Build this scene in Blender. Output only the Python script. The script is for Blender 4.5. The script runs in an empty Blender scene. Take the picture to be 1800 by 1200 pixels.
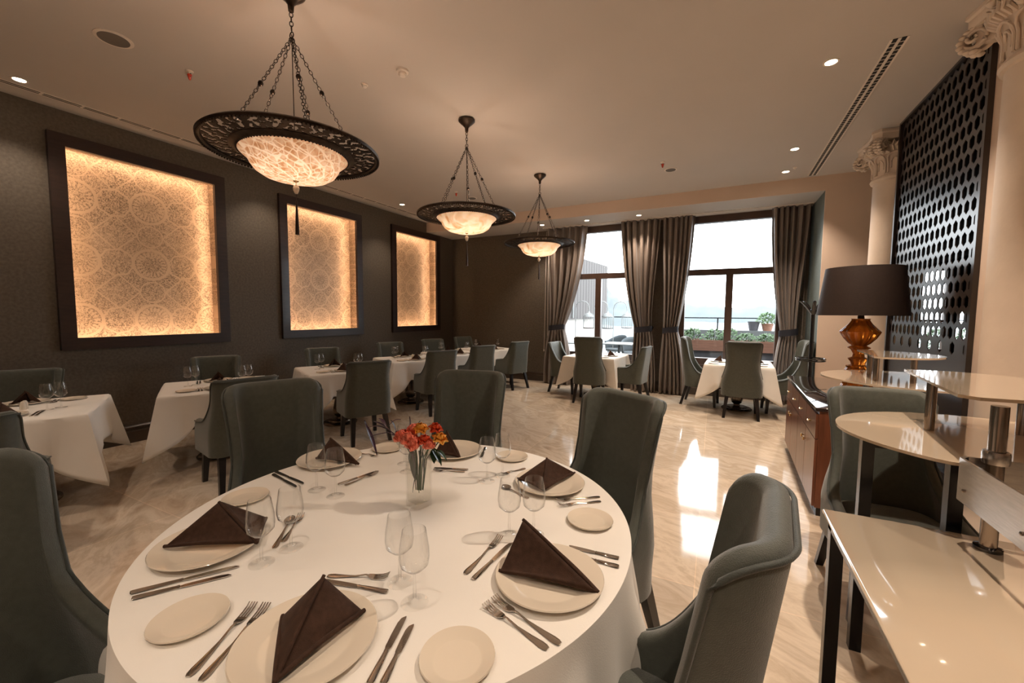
import bpy, math, random
from math import sin, cos, pi, sqrt, radians
from mathutils import Vector, Matrix
random.seed(7)
sc = bpy.context.scene
COL = sc.collection
# ------------------------------------------------------------------ camera, world, exposure
FPX = 716.95
CAM = Vector((6.144, 0.0, 1.55))
FW = Vector((-0.45695, 0.88681, -0.06919)).normalized()
RT = Vector((0.88895, 0.45795, 0.00684)); RT = (RT - FW * RT.dot(FW)).normalized()
UP = RT.cross(FW).normalized()
cd = bpy.data.cameras.new('camera'); cam = bpy.data.objects.new('camera', cd); COL.objects.link(cam)
cd.sensor_width = 36; cd.lens = 36 * FPX / 1800; cd.clip_start = .02; cd.clip_end = 800
cam.matrix_world = Matrix(((RT.x, UP.x, -FW.x, CAM.x), (RT.y, UP.y, -FW.y, CAM.y), (RT.z, UP.z, -FW.z, CAM.z), (0, 0, 0, 1)))
sc.camera = cam
sc.view_settings.view_transform = 'Standard'; sc.view_settings.look = 'None'
sc.view_settings.gamma = 1; sc.view_settings.use_curve_mapping = False
sc.view_settings.exposure = 0.0
W = bpy.data.worlds.new('sky'); sc.world = W; W.use_nodes = True
bg = W.node_tree.nodes['Background']; bg.inputs[0].default_value = (.90, .96, 1, 1); bg.inputs[1].default_value = 9.0
sc.cycles.caustics_reflective = False; sc.cycles.caustics_refractive = False
sc.cycles.use_denoising = True; sc.cycles.max_bounces = 10; sc.cycles.diffuse_bounces = 4
sc.cycles.glossy_bounces = 4; sc.cycles.transmission_bounces = 8; sc.cycles.transparent_max_bounces = 16
sc.cycles.sample_clamp_indirect = 6
def light(name, kind, loc, energy, color, rot=None, **kw):
    d = bpy.data.lights.new(name, kind); d.energy = energy; d.color = color
    for k, v in kw.items(): setattr(d, k, v)
    o = bpy.data.objects.new(name, d); COL.objects.link(o); o.location = loc
    if rot: o.rotation_euler = rot
    return o
WARM = (1, .60, .32); WARM2 = (1, .81, .64)
E_DOWN = 120; E_PEND = 15
# portals that guide the daylight sampling through the two windows
for px in (3.77, 6.24):
    p = light('window_portal', 'AREA', (px, 8.72, 2.0), 1, (1, 1, 1), rot=(-pi / 2, 0, 0), shape='RECTANGLE', size=1.6, size_y=2.8)
    p.data.cycles.is_portal = True
def P(u, v, z):
    """point of the horizontal plane z seen at frame position u, v"""
    d = FW + RT * ((u - 900) / FPX) - UP * ((v - 600) / FPX)
    return CAM + d * ((z - CAM.z) / d.z)
# ------------------------------------------------------------------ room measures
H = 3.606; HS = 3.391; YS = 7.583; YD = 8.6; XN = 7.421; XS = 7.787
# ------------------------------------------------------------------ materials
def nodes(name):
    m = bpy.data.materials.new(name); m.use_nodes = True
    nt = m.node_tree; return m, nt, nt.nodes['Principled BSDF'], nt.nodes['Material Output']
def mat(name, col, rough=.5, metal=0, var=.08, scale=6, bump=0, bscale=60, coat=0, sheen=0, spec=.5, stretch=None):
    """procedural: noise varies the tone a little, optional fine bump"""
    m, nt, b, out = nodes(name); N = nt.nodes; L = nt.links
    tc = N.new('ShaderNodeTexCoord'); mp = N.new('ShaderNodeMapping'); L.new(tc.outputs['Object'], mp.inputs[0])
    if stretch: mp.inputs['Scale'].default_value = stretch
    nz = N.new('ShaderNodeTexNoise'); nz.inputs['Scale'].default_value = scale; nz.inputs['Detail'].default_value = 6
    L.new(mp.outputs[0], nz.inputs['Vector'])
    rp = N.new('ShaderNodeValToRGB'); L.new(nz.outputs['Fac'], rp.inputs[0])
    c = Vector(col)
    rp.color_ramp.elements[0].position = .3; rp.color_ramp.elements[1].position = .7
    rp.color_ramp.elements[0].color = (*(c * (1 - var)), 1); rp.color_ramp.elements[1].color = (*(c * (1 + var)), 1)
    L.new(rp.outputs[0], b.inputs['Base Color'])
    b.inputs['Roughness'].default_value = rough; b.inputs['Metallic'].default_value = metal
    b.inputs['Coat Weight'].default_value = coat; b.inputs['Coat Roughness'].default_value = .08
    b.inputs['Sheen Weight'].default_value = sheen; b.inputs['Sheen Roughness'].default_value = .4
    b.inputs['Specular IOR Level'].default_value = spec
    if bump:
        n2 = N.new('ShaderNodeTexNoise'); n2.inputs['Scale'].default_value = bscale; n2.inputs['Detail'].default_value = 4
        L.new(mp.outputs[0], n2.inputs['Vector'])
        bp = N.new('ShaderNodeBump'); bp.inputs['Strength'].default_value = bump; bp.inputs['Distance'].default_value = .004
        L.new(n2.outputs['Fac'], bp.inputs['Height']); L.new(bp.outputs[0], b.inputs['Normal'])
    return m
def thin_glass(name, tint=(1, 1, 1), ior=1.45, boost=1.0):
    m, nt, b, out = nodes(name); N = nt.nodes; L = nt.links; N.remove(b)
    tr = N.new('ShaderNodeBsdfTransparent'); tr.inputs[0].default_value = (*tint, 1)
    gl = N.new('ShaderNodeBsdfGlossy'); gl.inputs['Roughness'].default_value = .01
    lw = N.new('ShaderNodeLayerWeight'); lw.inputs['Blend'].default_value = .5
    fr = N.new('ShaderNodeMath'); fr.operation = 'POWER'; fr.inputs[1].default_value = 3.9; L.new(lw.outputs['Facing'], fr.inputs[0])
    f2 = N.new('ShaderNodeMath'); f2.operation = 'MULTIPLY_ADD'; f2.inputs[1].default_value = .95; f2.inputs[2].default_value = .034 * (ior / 1.45); L.new(fr.outputs[0], f2.inputs[0]); fr = f2
    mu = N.new('ShaderNodeMath'); mu.operation = 'MULTIPLY'; mu.inputs[1].default_value = boost; mu.use_clamp = True
    L.new(fr.outputs[0], mu.inputs[0])
    # slight unevenness of blown glass
    nz = N.new('ShaderNodeTexNoise'); nz.inputs['Scale'].default_value = 9
    bp = N.new('ShaderNodeBump'); bp.inputs['Strength'].default_value = .02; L.new(nz.outputs[0], bp.inputs['Height']); L.new(bp.outputs[0], gl.inputs['Normal'])
    mx = N.new('ShaderNodeMixShader'); L.new(mu.outputs[0], mx.inputs[0]); L.new(tr.outputs[0], mx.inputs[1]); L.new(gl.outputs[0], mx.inputs[2])
    L.new(mx.outputs[0], out.inputs[0]); return m
def glow(name, col, s, pattern=None):
    m, nt, b, out = nodes(name); N = nt.nodes; L = nt.links
    b.inputs['Base Color'].default_value = (*col, 1); b.inputs['Roughness'].default_value = .35
    b.inputs['Emission Strength'].default_value = s
    tc = N.new('ShaderNodeTexCoord'); nz = N.new('ShaderNodeTexNoise')
    L.new(tc.outputs['Object'], nz.inputs['Vector'])
    rp = N.new('ShaderNodeValToRGB')
    c = Vector(col)
    if pattern == 'alabaster':
        nz.inputs['Scale'].default_value = 9; nz.inputs['Detail'].default_value = 8; nz.inputs['Distortion'].default_value = 1.4
        rp.color_ramp.elements[0].position = .34; rp.color_ramp.elements[1].position = .56
        rp.color_ramp.elements[0].color = (c.x * .55, c.y * .34, c.z * .2, 1); rp.color_ramp.elements[1].color = (*c, 1)
        L.new(nz.outputs['Fac'], rp.inputs[0]); L.new(rp.outputs[0], b.inputs['Emission Color'])
        # the bulb behind the shell: brighter where the shell is lowest
        sx = N.new('ShaderNodeSeparateXYZ'); L.new(tc.outputs['Object'], sx.inputs[0])
        mr = N.new('ShaderNodeMapRange'); mr.inputs[1].default_value = -.17; mr.inputs[2].default_value = 0
        mr.inputs[3].default_value = s * 1.9; mr.inputs[4].default_value = s * .5
        L.new(sx.outputs[2], mr.inputs[0]); L.new(mr.outputs[0], b.inputs['Emission Strength'])
    elif pattern == 'swirl':
        # white spiral ribs and blotches fired into amber glass
        sx = N.new('ShaderNodeSeparateXYZ'); L.new(tc.outputs['Object'], sx.inputs[0])
        at = N.new('ShaderNodeMath'); at.operation = 'ARCTAN2'; L.new(sx.outputs[1], at.inputs[0]); L.new(sx.outputs[0], at.inputs[1])
        z = N.new('ShaderNodeMath'); z.operation = 'MULTIPLY'; z.inputs[1].default_value = 9.0; L.new(sx.outputs[2], z.inputs[0])
        ad = N.new('ShaderNodeMath'); ad.operation = 'ADD'; L.new(at.outputs[0], ad.inputs[0]); L.new(z.outputs[0], ad.inputs[1])
        m1 = N.new('ShaderNodeMath'); m1.operation = 'MULTIPLY'; m1.inputs[1].default_value = 12; L.new(ad.outputs[0], m1.inputs[0])
        sn = N.new('ShaderNodeMath'); sn.operation = 'SINE'; L.new(m1.outputs[0], sn.inputs[0])
        vo = N.new('ShaderNodeTexVoronoi'); vo.inputs['Scale'].default_value = 24; vo.feature = 'DISTANCE_TO_EDGE'; L.new(tc.outputs['Object'], vo.inputs['Vector'])
        g = N.new('ShaderNodeMath'); g.operation = 'LESS_THAN'; g.inputs[1].default_value = .05; L.new(vo.outputs[0], g.inputs[0])
        g2 = N.new('ShaderNodeMath'); g2.operation = 'GREATER_THAN'; g2.inputs[1].default_value = .9; L.new(sn.outputs[0], g2.inputs[0])
        mx = N.new('ShaderNodeMath'); mx.operation = 'MAXIMUM'; L.new(g.outputs[0], mx.inputs[0]); L.new(g2.outputs[0], mx.inputs[1])
        nz.inputs['Scale'].default_value = 26
        sm = N.new('ShaderNodeMath'); sm.operation = 'MULTIPLY_ADD'; sm.inputs[1].default_value = .45; L.new(mx.outputs[0], sm.inputs[0]); L.new(nz.outputs['Fac'], sm.inputs[2])
        rp.color_ramp.elements[0].position = .35; rp.color_ramp.elements[1].position = .95
        rp.color_ramp.elements[0].color = (c.x * .42, c.y * .26, c.z * .18, 1); rp.color_ramp.elements[1].color = (c.x, c.y * 1.05, c.z * 1.2, 1)
        L.new(sm.outputs[0], rp.inputs[0]); L.new(rp.outputs[0], b.inputs['Emission Color'])
        mr = N.new('ShaderNodeMapRange'); mr.inputs[1].default_value = -.17; mr.inputs[2].default_value = 0
        mr.inputs[3].default_value = s * 1.9; mr.inputs[4].default_value = s * .5
        L.new(sx.outputs[2], mr.inputs[0]); L.new(mr.outputs[0], b.inputs['Emission Strength'])
    else:
        rp.color_ramp.elements[0].color = (*c, 1); rp.color_ramp.elements[1].color = (*(c * .97), 1)
        L.new(nz.outputs['Fac'], rp.inputs[0]); L.new(rp.outputs[0], b.inputs['Emission Color'])
    return m
M = {}
M['ceiling'] = mat('ceiling_paint', (.56, .515, .475), .75, var=.015, scale=2)
M['peach'] = mat('cream_wall_paint', (.68, .53, .42), .7, var=.03, scale=2)
M['taupe'] = mat('taupe_wallpaper', (.105, .084, .062), .62, var=.22, scale=38, bump=.35, bscale=140)
M['sagewall'] = mat('grey_green_wall', (.16, .19, .18), .6, var=.08, scale=30, bump=.2, bscale=150)
M['base'] = mat('baseboard_wood', (.06, .042, .03), .28, var=.2, scale=5, coat=.3)
M['darkwood'] = mat('dark_frame_wood', (.024, .011, .008), .38, var=.3, scale=7, stretch=(1, 1, 6), coat=.1)
M['window'] = mat('window_frame_brown', (.07, .038, .026), .4, var=.2, scale=6)
M['blackwood'] = mat('black_leg_wood', (.012, .010, .010), .28, var=.2, scale=8)
M['fabric'] = mat('sage_upholstery', (.080, .087, .072), .55, var=.10, scale=45, bump=.5, bscale=420, sheen=.42, spec=.35)
M['fabric2'] = mat('sage_piping', (.048, .056, .048), .6, var=.10, scale=40, bump=.4, bscale=420, sheen=.3)
M['cloth'] = mat('white_linen', (.86, .82, .76), .75, var=.02, scale=5, bump=.12, bscale=300, sheen=.15)
M['napkin'] = mat('brown_napkin', (.052, .026, .016), .8, var=.25, scale=60, bump=.4, bscale=500, sheen=.05, spec=.2)
M['china'] = mat('cream_porcelain', (.76, .67, .55), .12, var=.015, scale=4, coat=.3)
M['steel'] = mat('cutlery_steel', (.62, .58, .54), .12, 1, var=.04, scale=30)
M['brushed'] = mat('brushed_steel', (.50, .48, .46), .24, 1, var=.10, scale=14, bump=.05, bscale=90, stretch=(1, 1, 12))
M['post'] = mat('satin_steel_post', (.33, .28, .24), .2, 1, var=.08, scale=10, stretch=(1, 1, .1))
M['bronze'] = mat('dark_bronze', (.045, .032, .024), .38, .8, var=.35, scale=25, bump=.2, bscale=90)
M['pewter'] = mat('polished_pewter_base', (.22, .18, .145), .26, .95, var=.15, scale=12)
M['iron'] = mat('black_chain_metal', (.03, .022, .018), .35, .8, var=.3, scale=25)
M['curtain'] = mat('taupe_drape', (.20, .157, .13), .5, var=.14, scale=5, bump=.15, bscale=260, sheen=.25, stretch=(6, 6, .4))
M['tie'] = mat('navy_tieback', (.014, .014, .022), .6, var=.15, scale=30)
M['plaster'] = mat('white_column_plaster', (.72, .60, .49), .62, var=.03, scale=8, bump=.15, bscale=40)
M['screen'] = mat('black_lacquer_screen', (.035, .026, .022), .30, var=.1, scale=10, spec=.6)
M['annex'] = mat('annex_darkness', (.006, .005, .004), .9, var=.1, scale=5, spec=.03)  # near-black colour stands in for the darkness behind the screen
M['pot'] = mat('grey_planter_pot', (.06, .06, .068), .6, var=.1, scale=8)
M['leafout'] = mat('terrace_foliage', (.07, .125, .05), .6, var=.4, scale=20)
M['leaf'] = mat('green_leaf', (.10, .22, .05), .5, var=.4, scale=20)
M['leafdark'] = mat('dark_green_leaf', (.02, .055, .02), .25, var=.3, scale=20)
M['purple'] = mat('burgundy_leaf', (.05, .018, .035), .35, var=.3, scale=20)
M['orange'] = mat('orange_petal', (1.0, .46, .06), .5, var=.3, scale=22)
M['coral'] = mat('coral_petal', (.95, .27, .17), .5, var=.25, scale=40)
M['red'] = mat('red_petal', (.85, .10, .03), .45, var=.35, scale=22)
M['stem'] = mat('green_stem', (.04, .08, .02), .5, var=.2, scale=20)
M['milk'] = mat('cream_back_painted_glass', (.66, .53, .39), .03, var=.01, scale=2, coat=1)
M['gedge'] = mat('pale_glass_edge', (.72, .78, .72), .06, var=.02, scale=9, coat=1)
M['blackframe'] = mat('black_steel_frame', (.010, .011, .014), .26, .3, var=.1, scale=8)
M['sideboard'] = mat('red_brown_veneer', (.17, .058, .028), .32, var=.3, scale=5, stretch=(5, 5, .5), coat=.15)
M['sbtop'] = mat('dark_marble_top', (.045, .024, .018), .04, var=.5, scale=14, coat=1)
M['brass'] = mat('brass_handle', (.75, .55, .28), .2, 1, var=.05, scale=20)
M['shade'] = mat('dark_brown_lampshade', (.030, .017, .013), .7, var=.15, scale=60, bump=.2, bscale=500)
M['blackplastic'] = mat('black_gloss_metal', (.008, .008, .009), .14, var=.1, scale=9, coat=.5)
M['whitetrim'] = mat('white_enamel', (.78, .70, .62), .35, var=.02, scale=9)
M['grey'] = mat('grey_grille', (.13, .12, .11), .6, var=.2, scale=300)
M['sprink'] = mat('red_sprinkler_bulb', (.55, .05, .02), .3, var=.1, scale=9)
M['slot'] = mat('black_vent_slot', (.008, .007, .006), .7, var=.1, scale=9)
M['deck'] = mat('pale_terrace_stone', (.085, .09, .09), .6, var=.08, scale=1.2)
M['planterwood'] = mat('terracotta_planter_board', (.24, .115, .075), .6, var=.2, scale=4, stretch=(1, 8, 8))
M['cladding'] = None
M['wicker'] = mat('grey_wicker', (.05, .062, .07), .7, var=.3, scale=90, bump=.5, bscale=160)
M['cage'] = mat('white_cage_wire', (.24, .245, .24), .4, var=.05, scale=9)
M['hill'] = mat('hazy_hill_green', (.085, .10, .105), .9, var=.10, scale=.06)  # distance haze is mixed into this greyed colour
M['water'] = mat('pale_water', (.06, .075, .085), .5, var=.06, scale=.05)
M['glass'] = thin_glass('clear_glassware', (.992, .993, .99), 1.5, 1.15)
M['pane'] = thin_glass('window_pane_glass', (.97, .98, .98), 1.45, .8)
M['crystal'] = mat('finial_crystal', (.75, .66, .55), .05, var=.1, scale=40, coat=1)
M['waterv'] = thin_glass('vase_water', (.985, .985, .965), 1.1, .15)
M['downglow'] = glow('downlight_lens', (1, .80, .58), 22)
M['led'] = glow('led_strip', (1, .66, .40), 55)
M['bowl1'] = glow('etched_amber_bowl', (1, .64, .36), .75, 'swirl')
M['bowl2'] = glow('alabaster_bowl', (1, .68, .42), .85, 'alabaster')
def cladding():
    m, nt, b, out = nodes('vertical_timber_cladding'); N = nt.nodes; L = nt.links
    tc = N.new('ShaderNodeTexCoord'); wv = N.new('ShaderNodeTexWave'); wv.inputs['Scale'].default_value = 2.2; wv.bands_direction = 'DIAGONAL'
    mp = N.new('ShaderNodeMapping'); mp.inputs['Scale'].default_value = (1, 1, 0); L.new(tc.outputs['Object'], mp.inputs[0]); L.new(mp.outputs[0], wv.inputs[0])
    rp = N.new('ShaderNodeValToRGB'); rp.color_ramp.elements[0].color = (.045, .038, .036, 1); rp.color_ramp.elements[1].color = (.095, .083, .08, 1)
    L.new(wv.outputs['Fac'], rp.inputs[0]); L.new(rp.outputs[0], b.inputs['Base Color']); b.inputs['Roughness'].default_value = .7
    return m
M['cladding'] = cladding()
def floor_mat():
    m, nt, b, out = nodes('polished_travertine'); N = nt.nodes; L = nt.links
    tc = N.new('ShaderNodeTexCoord'); mp = N.new('ShaderNodeMapping'); mp.inputs['Rotation'].default_value = (0, 0, radians(28)); L.new(tc.outputs['Object'], mp.inputs[0])
    st = N.new('ShaderNodeMapping'); st.inputs['Scale'].default_value = (.9, 2.1, 1); L.new(mp.outputs[0], st.inputs[0])
    nz = N.new('ShaderNodeTexNoise'); nz.inputs['Scale'].default_value = 1.5; nz.inputs['Detail'].default_value = 9; nz.inputs['Distortion'].default_value = .9; nz.inputs['Roughness'].default_value = .62
    L.new(st.outputs[0], nz.inputs['Vector'])
    rp = N.new('ShaderNodeValToRGB'); e = rp.color_ramp.elements
    e[0].position = .28; e[0].color = (.48, .36, .26, 1); e[1].position = .72; e[1].color = (.84, .73, .61, 1)
    k = e.new(.47); k.color = (.75, .63, .50, 1); k = e.new(.55); k.color = (.60, .48, .36, 1)
    L.new(nz.outputs['Fac'], rp.inputs[0])
    br = N.new('ShaderNodeTexBrick'); br.offset = 0; br.inputs['Scale'].default_value = 1; br.inputs['Mortar Size'].default_value = .0028
    br.inputs['Brick Width'].default_value = .9; br.inputs['Row Height'].default_value = .9; br.inputs['Mortar Smooth'].default_value = .1
    br.inputs['Color1'].default_value = (.90, .90, .90, 1); br.inputs['Color2'].default_value = (1.06, 1.05, 1.03, 1); br.inputs['Mortar'].default_value = (1.25, 1.2, 1.15, 1)
    m2 = N.new('ShaderNodeMapping'); m2.inputs['Rotation'].default_value = (0, 0, radians(-1)); m2.inputs['Location'].default_value = (.2, .35, 0); L.new(tc.outputs['Object'], m2.inputs[0]); L.new(m2.outputs[0], br.inputs['Vector'])
    mx = N.new('ShaderNodeMix'); mx.data_type = 'RGBA'; mx.blend_type = 'MULTIPLY'; mx.inputs[0].default_value = 1
    L.new(rp.outputs[0], mx.inputs[6]); L.new(br.outputs['Color'], mx.inputs[7]); L.new(mx.outputs[2], b.inputs['Base Color'])
    b.inputs['Roughness'].default_value = .07; b.inputs['Specular IOR Level'].default_value = .6
    n2 = N.new('ShaderNodeTexNoise'); n2.inputs['Scale'].default_value = 5; bp = N.new('ShaderNodeBump'); bp.inputs['Strength'].default_value = .05; bp.inputs['Distance'].default_value = .01
    L.new(tc.outputs['Object'], n2.inputs['Vector']); L.new(n2.outputs[0], bp.inputs['Height']); L.new(bp.outputs[0], b.inputs['Normal'])
    return m
M['floor'] = floor_mat()
def damask():
    """gold printed paper: rings and lobed medallions of dark speckle on a lattice"""
    m, nt, b, out = nodes('gold_medallion_paper'); N = nt.nodes; L = nt.links
    def mth(op, a, bb=None, c=None, cl=False):
        n = N.new('ShaderNodeMath'); n.operation = op; n.use_clamp = cl
        for i, x in enumerate((a, bb, c)):
            if x is None: continue
            if isinstance(x, (int, float)): n.inputs[i].default_value = x
            else: L.new(x, n.inputs[i])
        return n.outputs[0]
    tc = N.new('ShaderNodeTexCoord'); sx = N.new('ShaderNodeSeparateXYZ'); L.new(tc.outputs['Object'], sx.inputs[0])
    PY, PZ = .655, .68
    def cell(oy, oz):
        a = mth('MULTIPLY', mth('SUBTRACT', mth('FRACT', mth('ADD', mth('DIVIDE', sx.outputs[1], PY), oy)), .5), PY)
        c = mth('MULTIPLY', mth('SUBTRACT', mth('FRACT', mth('ADD', mth('DIVIDE', sx.outputs[2], PZ), oz)), .5), PZ)
        return a, c
    def band(r, r0, w): return mth('LESS_THAN', mth('ABSOLUTE', mth('SUBTRACT', r, r0)), w)
    OY, OZ = .389, .231
    a, c = cell(OY, OZ); ra = mth('SQRT', mth('ADD', mth('MULTIPLY', a, a), mth('MULTIPLY', c, c)))
    a2, c2 = cell(OY + .5, OZ); rb = mth('SQRT', mth('ADD', mth('MULTIPLY', a2, a2), mth('MULTIPLY', c2, c2)))
    tb = mth('ARCTAN2', c2, a2); rbo = mth('ADD', rb, mth('MULTIPLY', mth('SINE', mth('MULTIPLY', tb, 8)), .006))
    a3, c3 = cell(OY + .5, OZ + .5); r3 = mth('ADD', mth('ABSOLUTE', a3), mth('ABSOLUTE', c3))
    a4, c4 = cell(OY, OZ + .5); r4 = mth('SQRT', mth('ADD', mth('MULTIPLY', a4, a4), mth('MULTIPLY', c4, c4)))
    light_ = band(ra, .178, .015)
    for x in (band(rbo, .150, .009), band(r3, .20, .010), band(r4, .125, .007)): light_ = mth('MAXIMUM', light_, x)
    # petals inside the ring, radial dashes
    ta = mth('ARCTAN2', c, a); dash = mth('MULTIPLY', band(ra, .125, .026), mth('GREATER_THAN', mth('SINE', mth('MULTIPLY', ta, 22)), .1))
    light_ = mth('MAXIMUM', light_, dash)
    nz = N.new('ShaderNodeTexNoise'); nz.inputs['Scale'].default_value = 85; nz.inputs['Detail'].default_value = 3; nz.inputs['Distortion'].default_value = 1.2
    L.new(tc.outputs['Object'], nz.inputs['Vector'])
    speck = mth('LESS_THAN', nz.outputs['Fac'], .485)
    big = N.new('ShaderNodeTexNoise'); big.inputs['Scale'].default_value = 1.3; L.new(tc.outputs['Object'], big.inputs['Vector'])
    wear = mth('MULTIPLY_ADD', big.outputs['Fac'], 1.1, .15, cl=True)
    dark = mth('MULTIPLY', mth('MULTIPLY', speck, mth('SUBTRACT', 1, light_)), wear)
    mx = N.new('ShaderNodeMix'); mx.data_type = 'RGBA'; mx.inputs[6].default_value = (.56, .42, .30, 1); mx.inputs[7].default_value = (.085, .055, .035, 1)
    L.new(dark, mx.inputs[0]); L.new(mx.outputs[2], b.inputs['Base Color']); b.inputs['Roughness'].default_value = .42; b.inputs['Metallic'].default_value = .15
    return m
M['damask'] = damask()
def amber():
    m, nt, b, out = nodes('amber_lamp_glass'); N = nt.nodes; L = nt.links
    b.inputs['Base Color'].default_value = (.85, .22, .02, 1); b.inputs['Roughness'].default_value = .06; b.inputs['Transmission Weight'].default_value = .55; b.inputs['IOR'].default_value = 1.4
    nz = N.new('ShaderNodeTexNoise'); nz.inputs['Scale'].default_value = 20; rp = N.new('ShaderNodeValToRGB')
    rp.color_ramp.elements[0].color = (.55, .12, .01, 1); rp.color_ramp.elements[1].color = (1, .32, .04, 1)
    L.new(nz.outputs[0], rp.inputs[0]); L.new(rp.outputs[0], b.inputs['Base Color']); return m
M['amber'] = amber()
# ------------------------------------------------------------------ mesh helpers
class MB:
    def __init__(s): s.v = []; s.f = []
    def add(s, vs, fs):
        n = len(s.v); s.v += [tuple(x) for x in vs]; s.f += [tuple(n + i for i in f) for f in fs]; return s
    def box(s, x0, y0, z0, x1, y1, z1, mtx=None):
        vs = [Vector((x, y, z)) for z in (z0, z1) for x, y in ((x0, y0), (x1, y0), (x1, y1), (x0, y1))]
        if mtx: vs = [mtx @ v for v in vs]
        return s.add(vs, [(0, 3, 2, 1), (4, 5, 6, 7), (0, 1, 5, 4), (1, 2, 6, 5), (2, 3, 7, 6), (3, 0, 4, 7)])
    def bbox(s, x0, y0, z0, x1, y1, z1, r=.01, mtx=None):
        """box with chamfered vertical and top/bottom edges"""
        rings = []
        for z, i in ((z0, r), (z0 + r, 0), (z1 - r, 0), (z1, r)):
            a, b_, c, d = x0 + i, y0 + i, x1 - i, y1 - i
            rings.append([(a + r, b_, z), (c - r, b_, z), (c, b_ + r, z), (c, d - r, z), (c - r, d, z), (a + r, d, z), (a, d - r, z), (a, b_ + r, z)])
        return s.loft(rings, mtx=mtx)
    def loft(s, rings, caps=True, mtx=None, closed=True):
        n = len(rings[0]); vs = [Vector(p) for r in rings for p in r]
        if mtx: vs = [mtx @ v for v in vs]
        fs = []
        for i in range(len(rings) - 1):
            for j in range(n if closed else n - 1):
                k = (j + 1) % n; fs.append((i * n + j, i * n + k, (i + 1) * n + k, (i + 1) * n + j))
        if caps: fs.append(tuple(reversed(range(n)))); fs.append(tuple((len(rings) - 1) * n + j for j in range(n)))
        return s.add(vs, fs)
    def lathe(s, prof, n=32, c=(0, 0, 0), flute=None, mtx=None):
        rings = []
        for r, z in prof:
            rr = [r * (1 + (flute[0] * (abs(sin(flute[1] * pi * j / n * 1.0)) - .5) if flute else 0)) for j in range(n)]
            rings.append([(c[0] + rr[j] * cos(2 * pi * j / n), c[1] + rr[j] * sin(2 * pi * j / n), c[2] + z) for j in range(n)])
        return s.loft(rings, caps=True, mtx=mtx)
    def tube(s, pts, r, n=8, caps=True, flat=1.0):
        pts = [Vector(p) for p in pts]; rings = []
        for i, p in enumerate(pts):
            d = (pts[min(i + 1, len(pts) - 1)] - pts[max(i - 1, 0)])
            if d.length < 1e-9: d = Vector((0, 0, 1))
            d.normalize(); up = Vector((0, 0, 1)) if abs(d.z) < .95 else Vector((1, 0, 0))
            a = d.cross(up).normalized(); b_ = a.cross(d)
            rr = r[i] if isinstance(r, (list, tuple)) else r
            rings.append([p + a * rr * cos(2 * pi * k / n) + b_ * rr * flat * sin(2 * pi * k / n) for k in range(n)])
        return s.loft(rings, caps)
    def loop(s, pts, r, n=6):
        pts = [Vector(p) for p in pts]; m = len(pts); rings = []
        c = sum(pts, Vector()) / m
        nr = (pts[0] - c).cross(pts[m // 4] - c).normalized()
        for i, p in enumerate(pts):
            d = (pts[(i + 1) % m] - pts[i - 1]).normalized(); a = d.cross(nr).normalized()
            rings.append([p + a * r * cos(2 * pi * k / n) + nr * r * sin(2 * pi * k / n) for k in range(n)])
        rings.append(rings[0]); return s.loft(rings, False)
    def grid(s, fn, nu, nv, cu=False, cv=False):
        vs = [fn(i / (nu if cu else nu - 1), j / (nv if cv else nv - 1)) for i in range(nu) for j in range(nv)]
        fs = []
        for i in range(nu if cu else nu - 1):
            for j in range(nv if cv else nv - 1):
                a, b_ = (i + 1) % nu, (j + 1) % nv; fs.append((i * nv + j, a * nv + j, a * nv + b_, i * nv + b_))
        return s.add(vs, fs)
    def prism(s, poly, z0, z1):
        n = len(poly)
        return s.loft([[(x, y, z0) for x, y in poly], [(x, y, z1) for x, y in poly]])
    def build(s, name, m, parent=None, ang=40, loc=None, rot=None, flat=False):
        me = bpy.data.meshes.new(name); me.from_pydata(s.v, [], s.f); me.validate(); me.update()
        if not flat:
            me.polygons.foreach_set('use_smooth', [True] * len(me.polygons)); me.set_sharp_from_angle(angle=radians(ang))
        me.materials.append(M[m] if isinstance(m, str) else m)
        o = bpy.data.objects.new(name, me); COL.objects.link(o)
        if parent: o.parent = parent
        if loc is not None: o.location = loc
        if rot is not None: o.rotation_euler = (0, 0, rot)
        return o
def fix(o):
    """outward normals"""
    import bmesh
    bm = bmesh.new(); bm.from_mesh(o.data); bmesh.ops.recalc_face_normals(bm, faces=bm.faces); bm.to_mesh(o.data); bm.free(); return o
def tag(o, label, cat, group=None, kind=None):
    if label: o['label'] = label
    if cat: o['category'] = cat
    if group: o['group'] = group
    if kind: o['kind'] = kind
    return o
def empty(name, loc=(0, 0, 0), rz=0, label=None, cat=None, group=None):
    o = bpy.data.objects.new(name, None); COL.objects.link(o); o.location = loc; o.rotation_euler = (0, 0, rz); o.empty_display_size = .1
    return tag(o, label, cat, group)
def struct(o): o['kind'] = 'structure'; return o
def copy(root, loc, rz, label, group=None):
    r = root.copy(); COL.objects.link(r); r.location = loc; r.rotation_euler = (0, 0, rz)
    def rec(a, b):
        for ch in [c for c in ALLOBJ() if c.parent == a]:
            d = ch.copy(); COL.objects.link(d); d.parent = b; rec(ch, d)
    rec(root, r)
    tag(r, label, None, group); return r
KIDS = {}
def ALLOBJ(): return list(bpy.data.objects)
USED = set()
def place(proto, loc, rz, label, group=None):
    """first use moves the prototype itself, later uses copy it"""
    if proto.name not in USED:
        USED.add(proto.name); proto.location = loc; proto.rotation_euler = (0, 0, rz); tag(proto, label, None, group); return proto
    return copy(proto, loc, rz, label, group)
def smooth(t): t = max(0, min(1, t)); return t * t * (3 - 2 * t)
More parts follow.
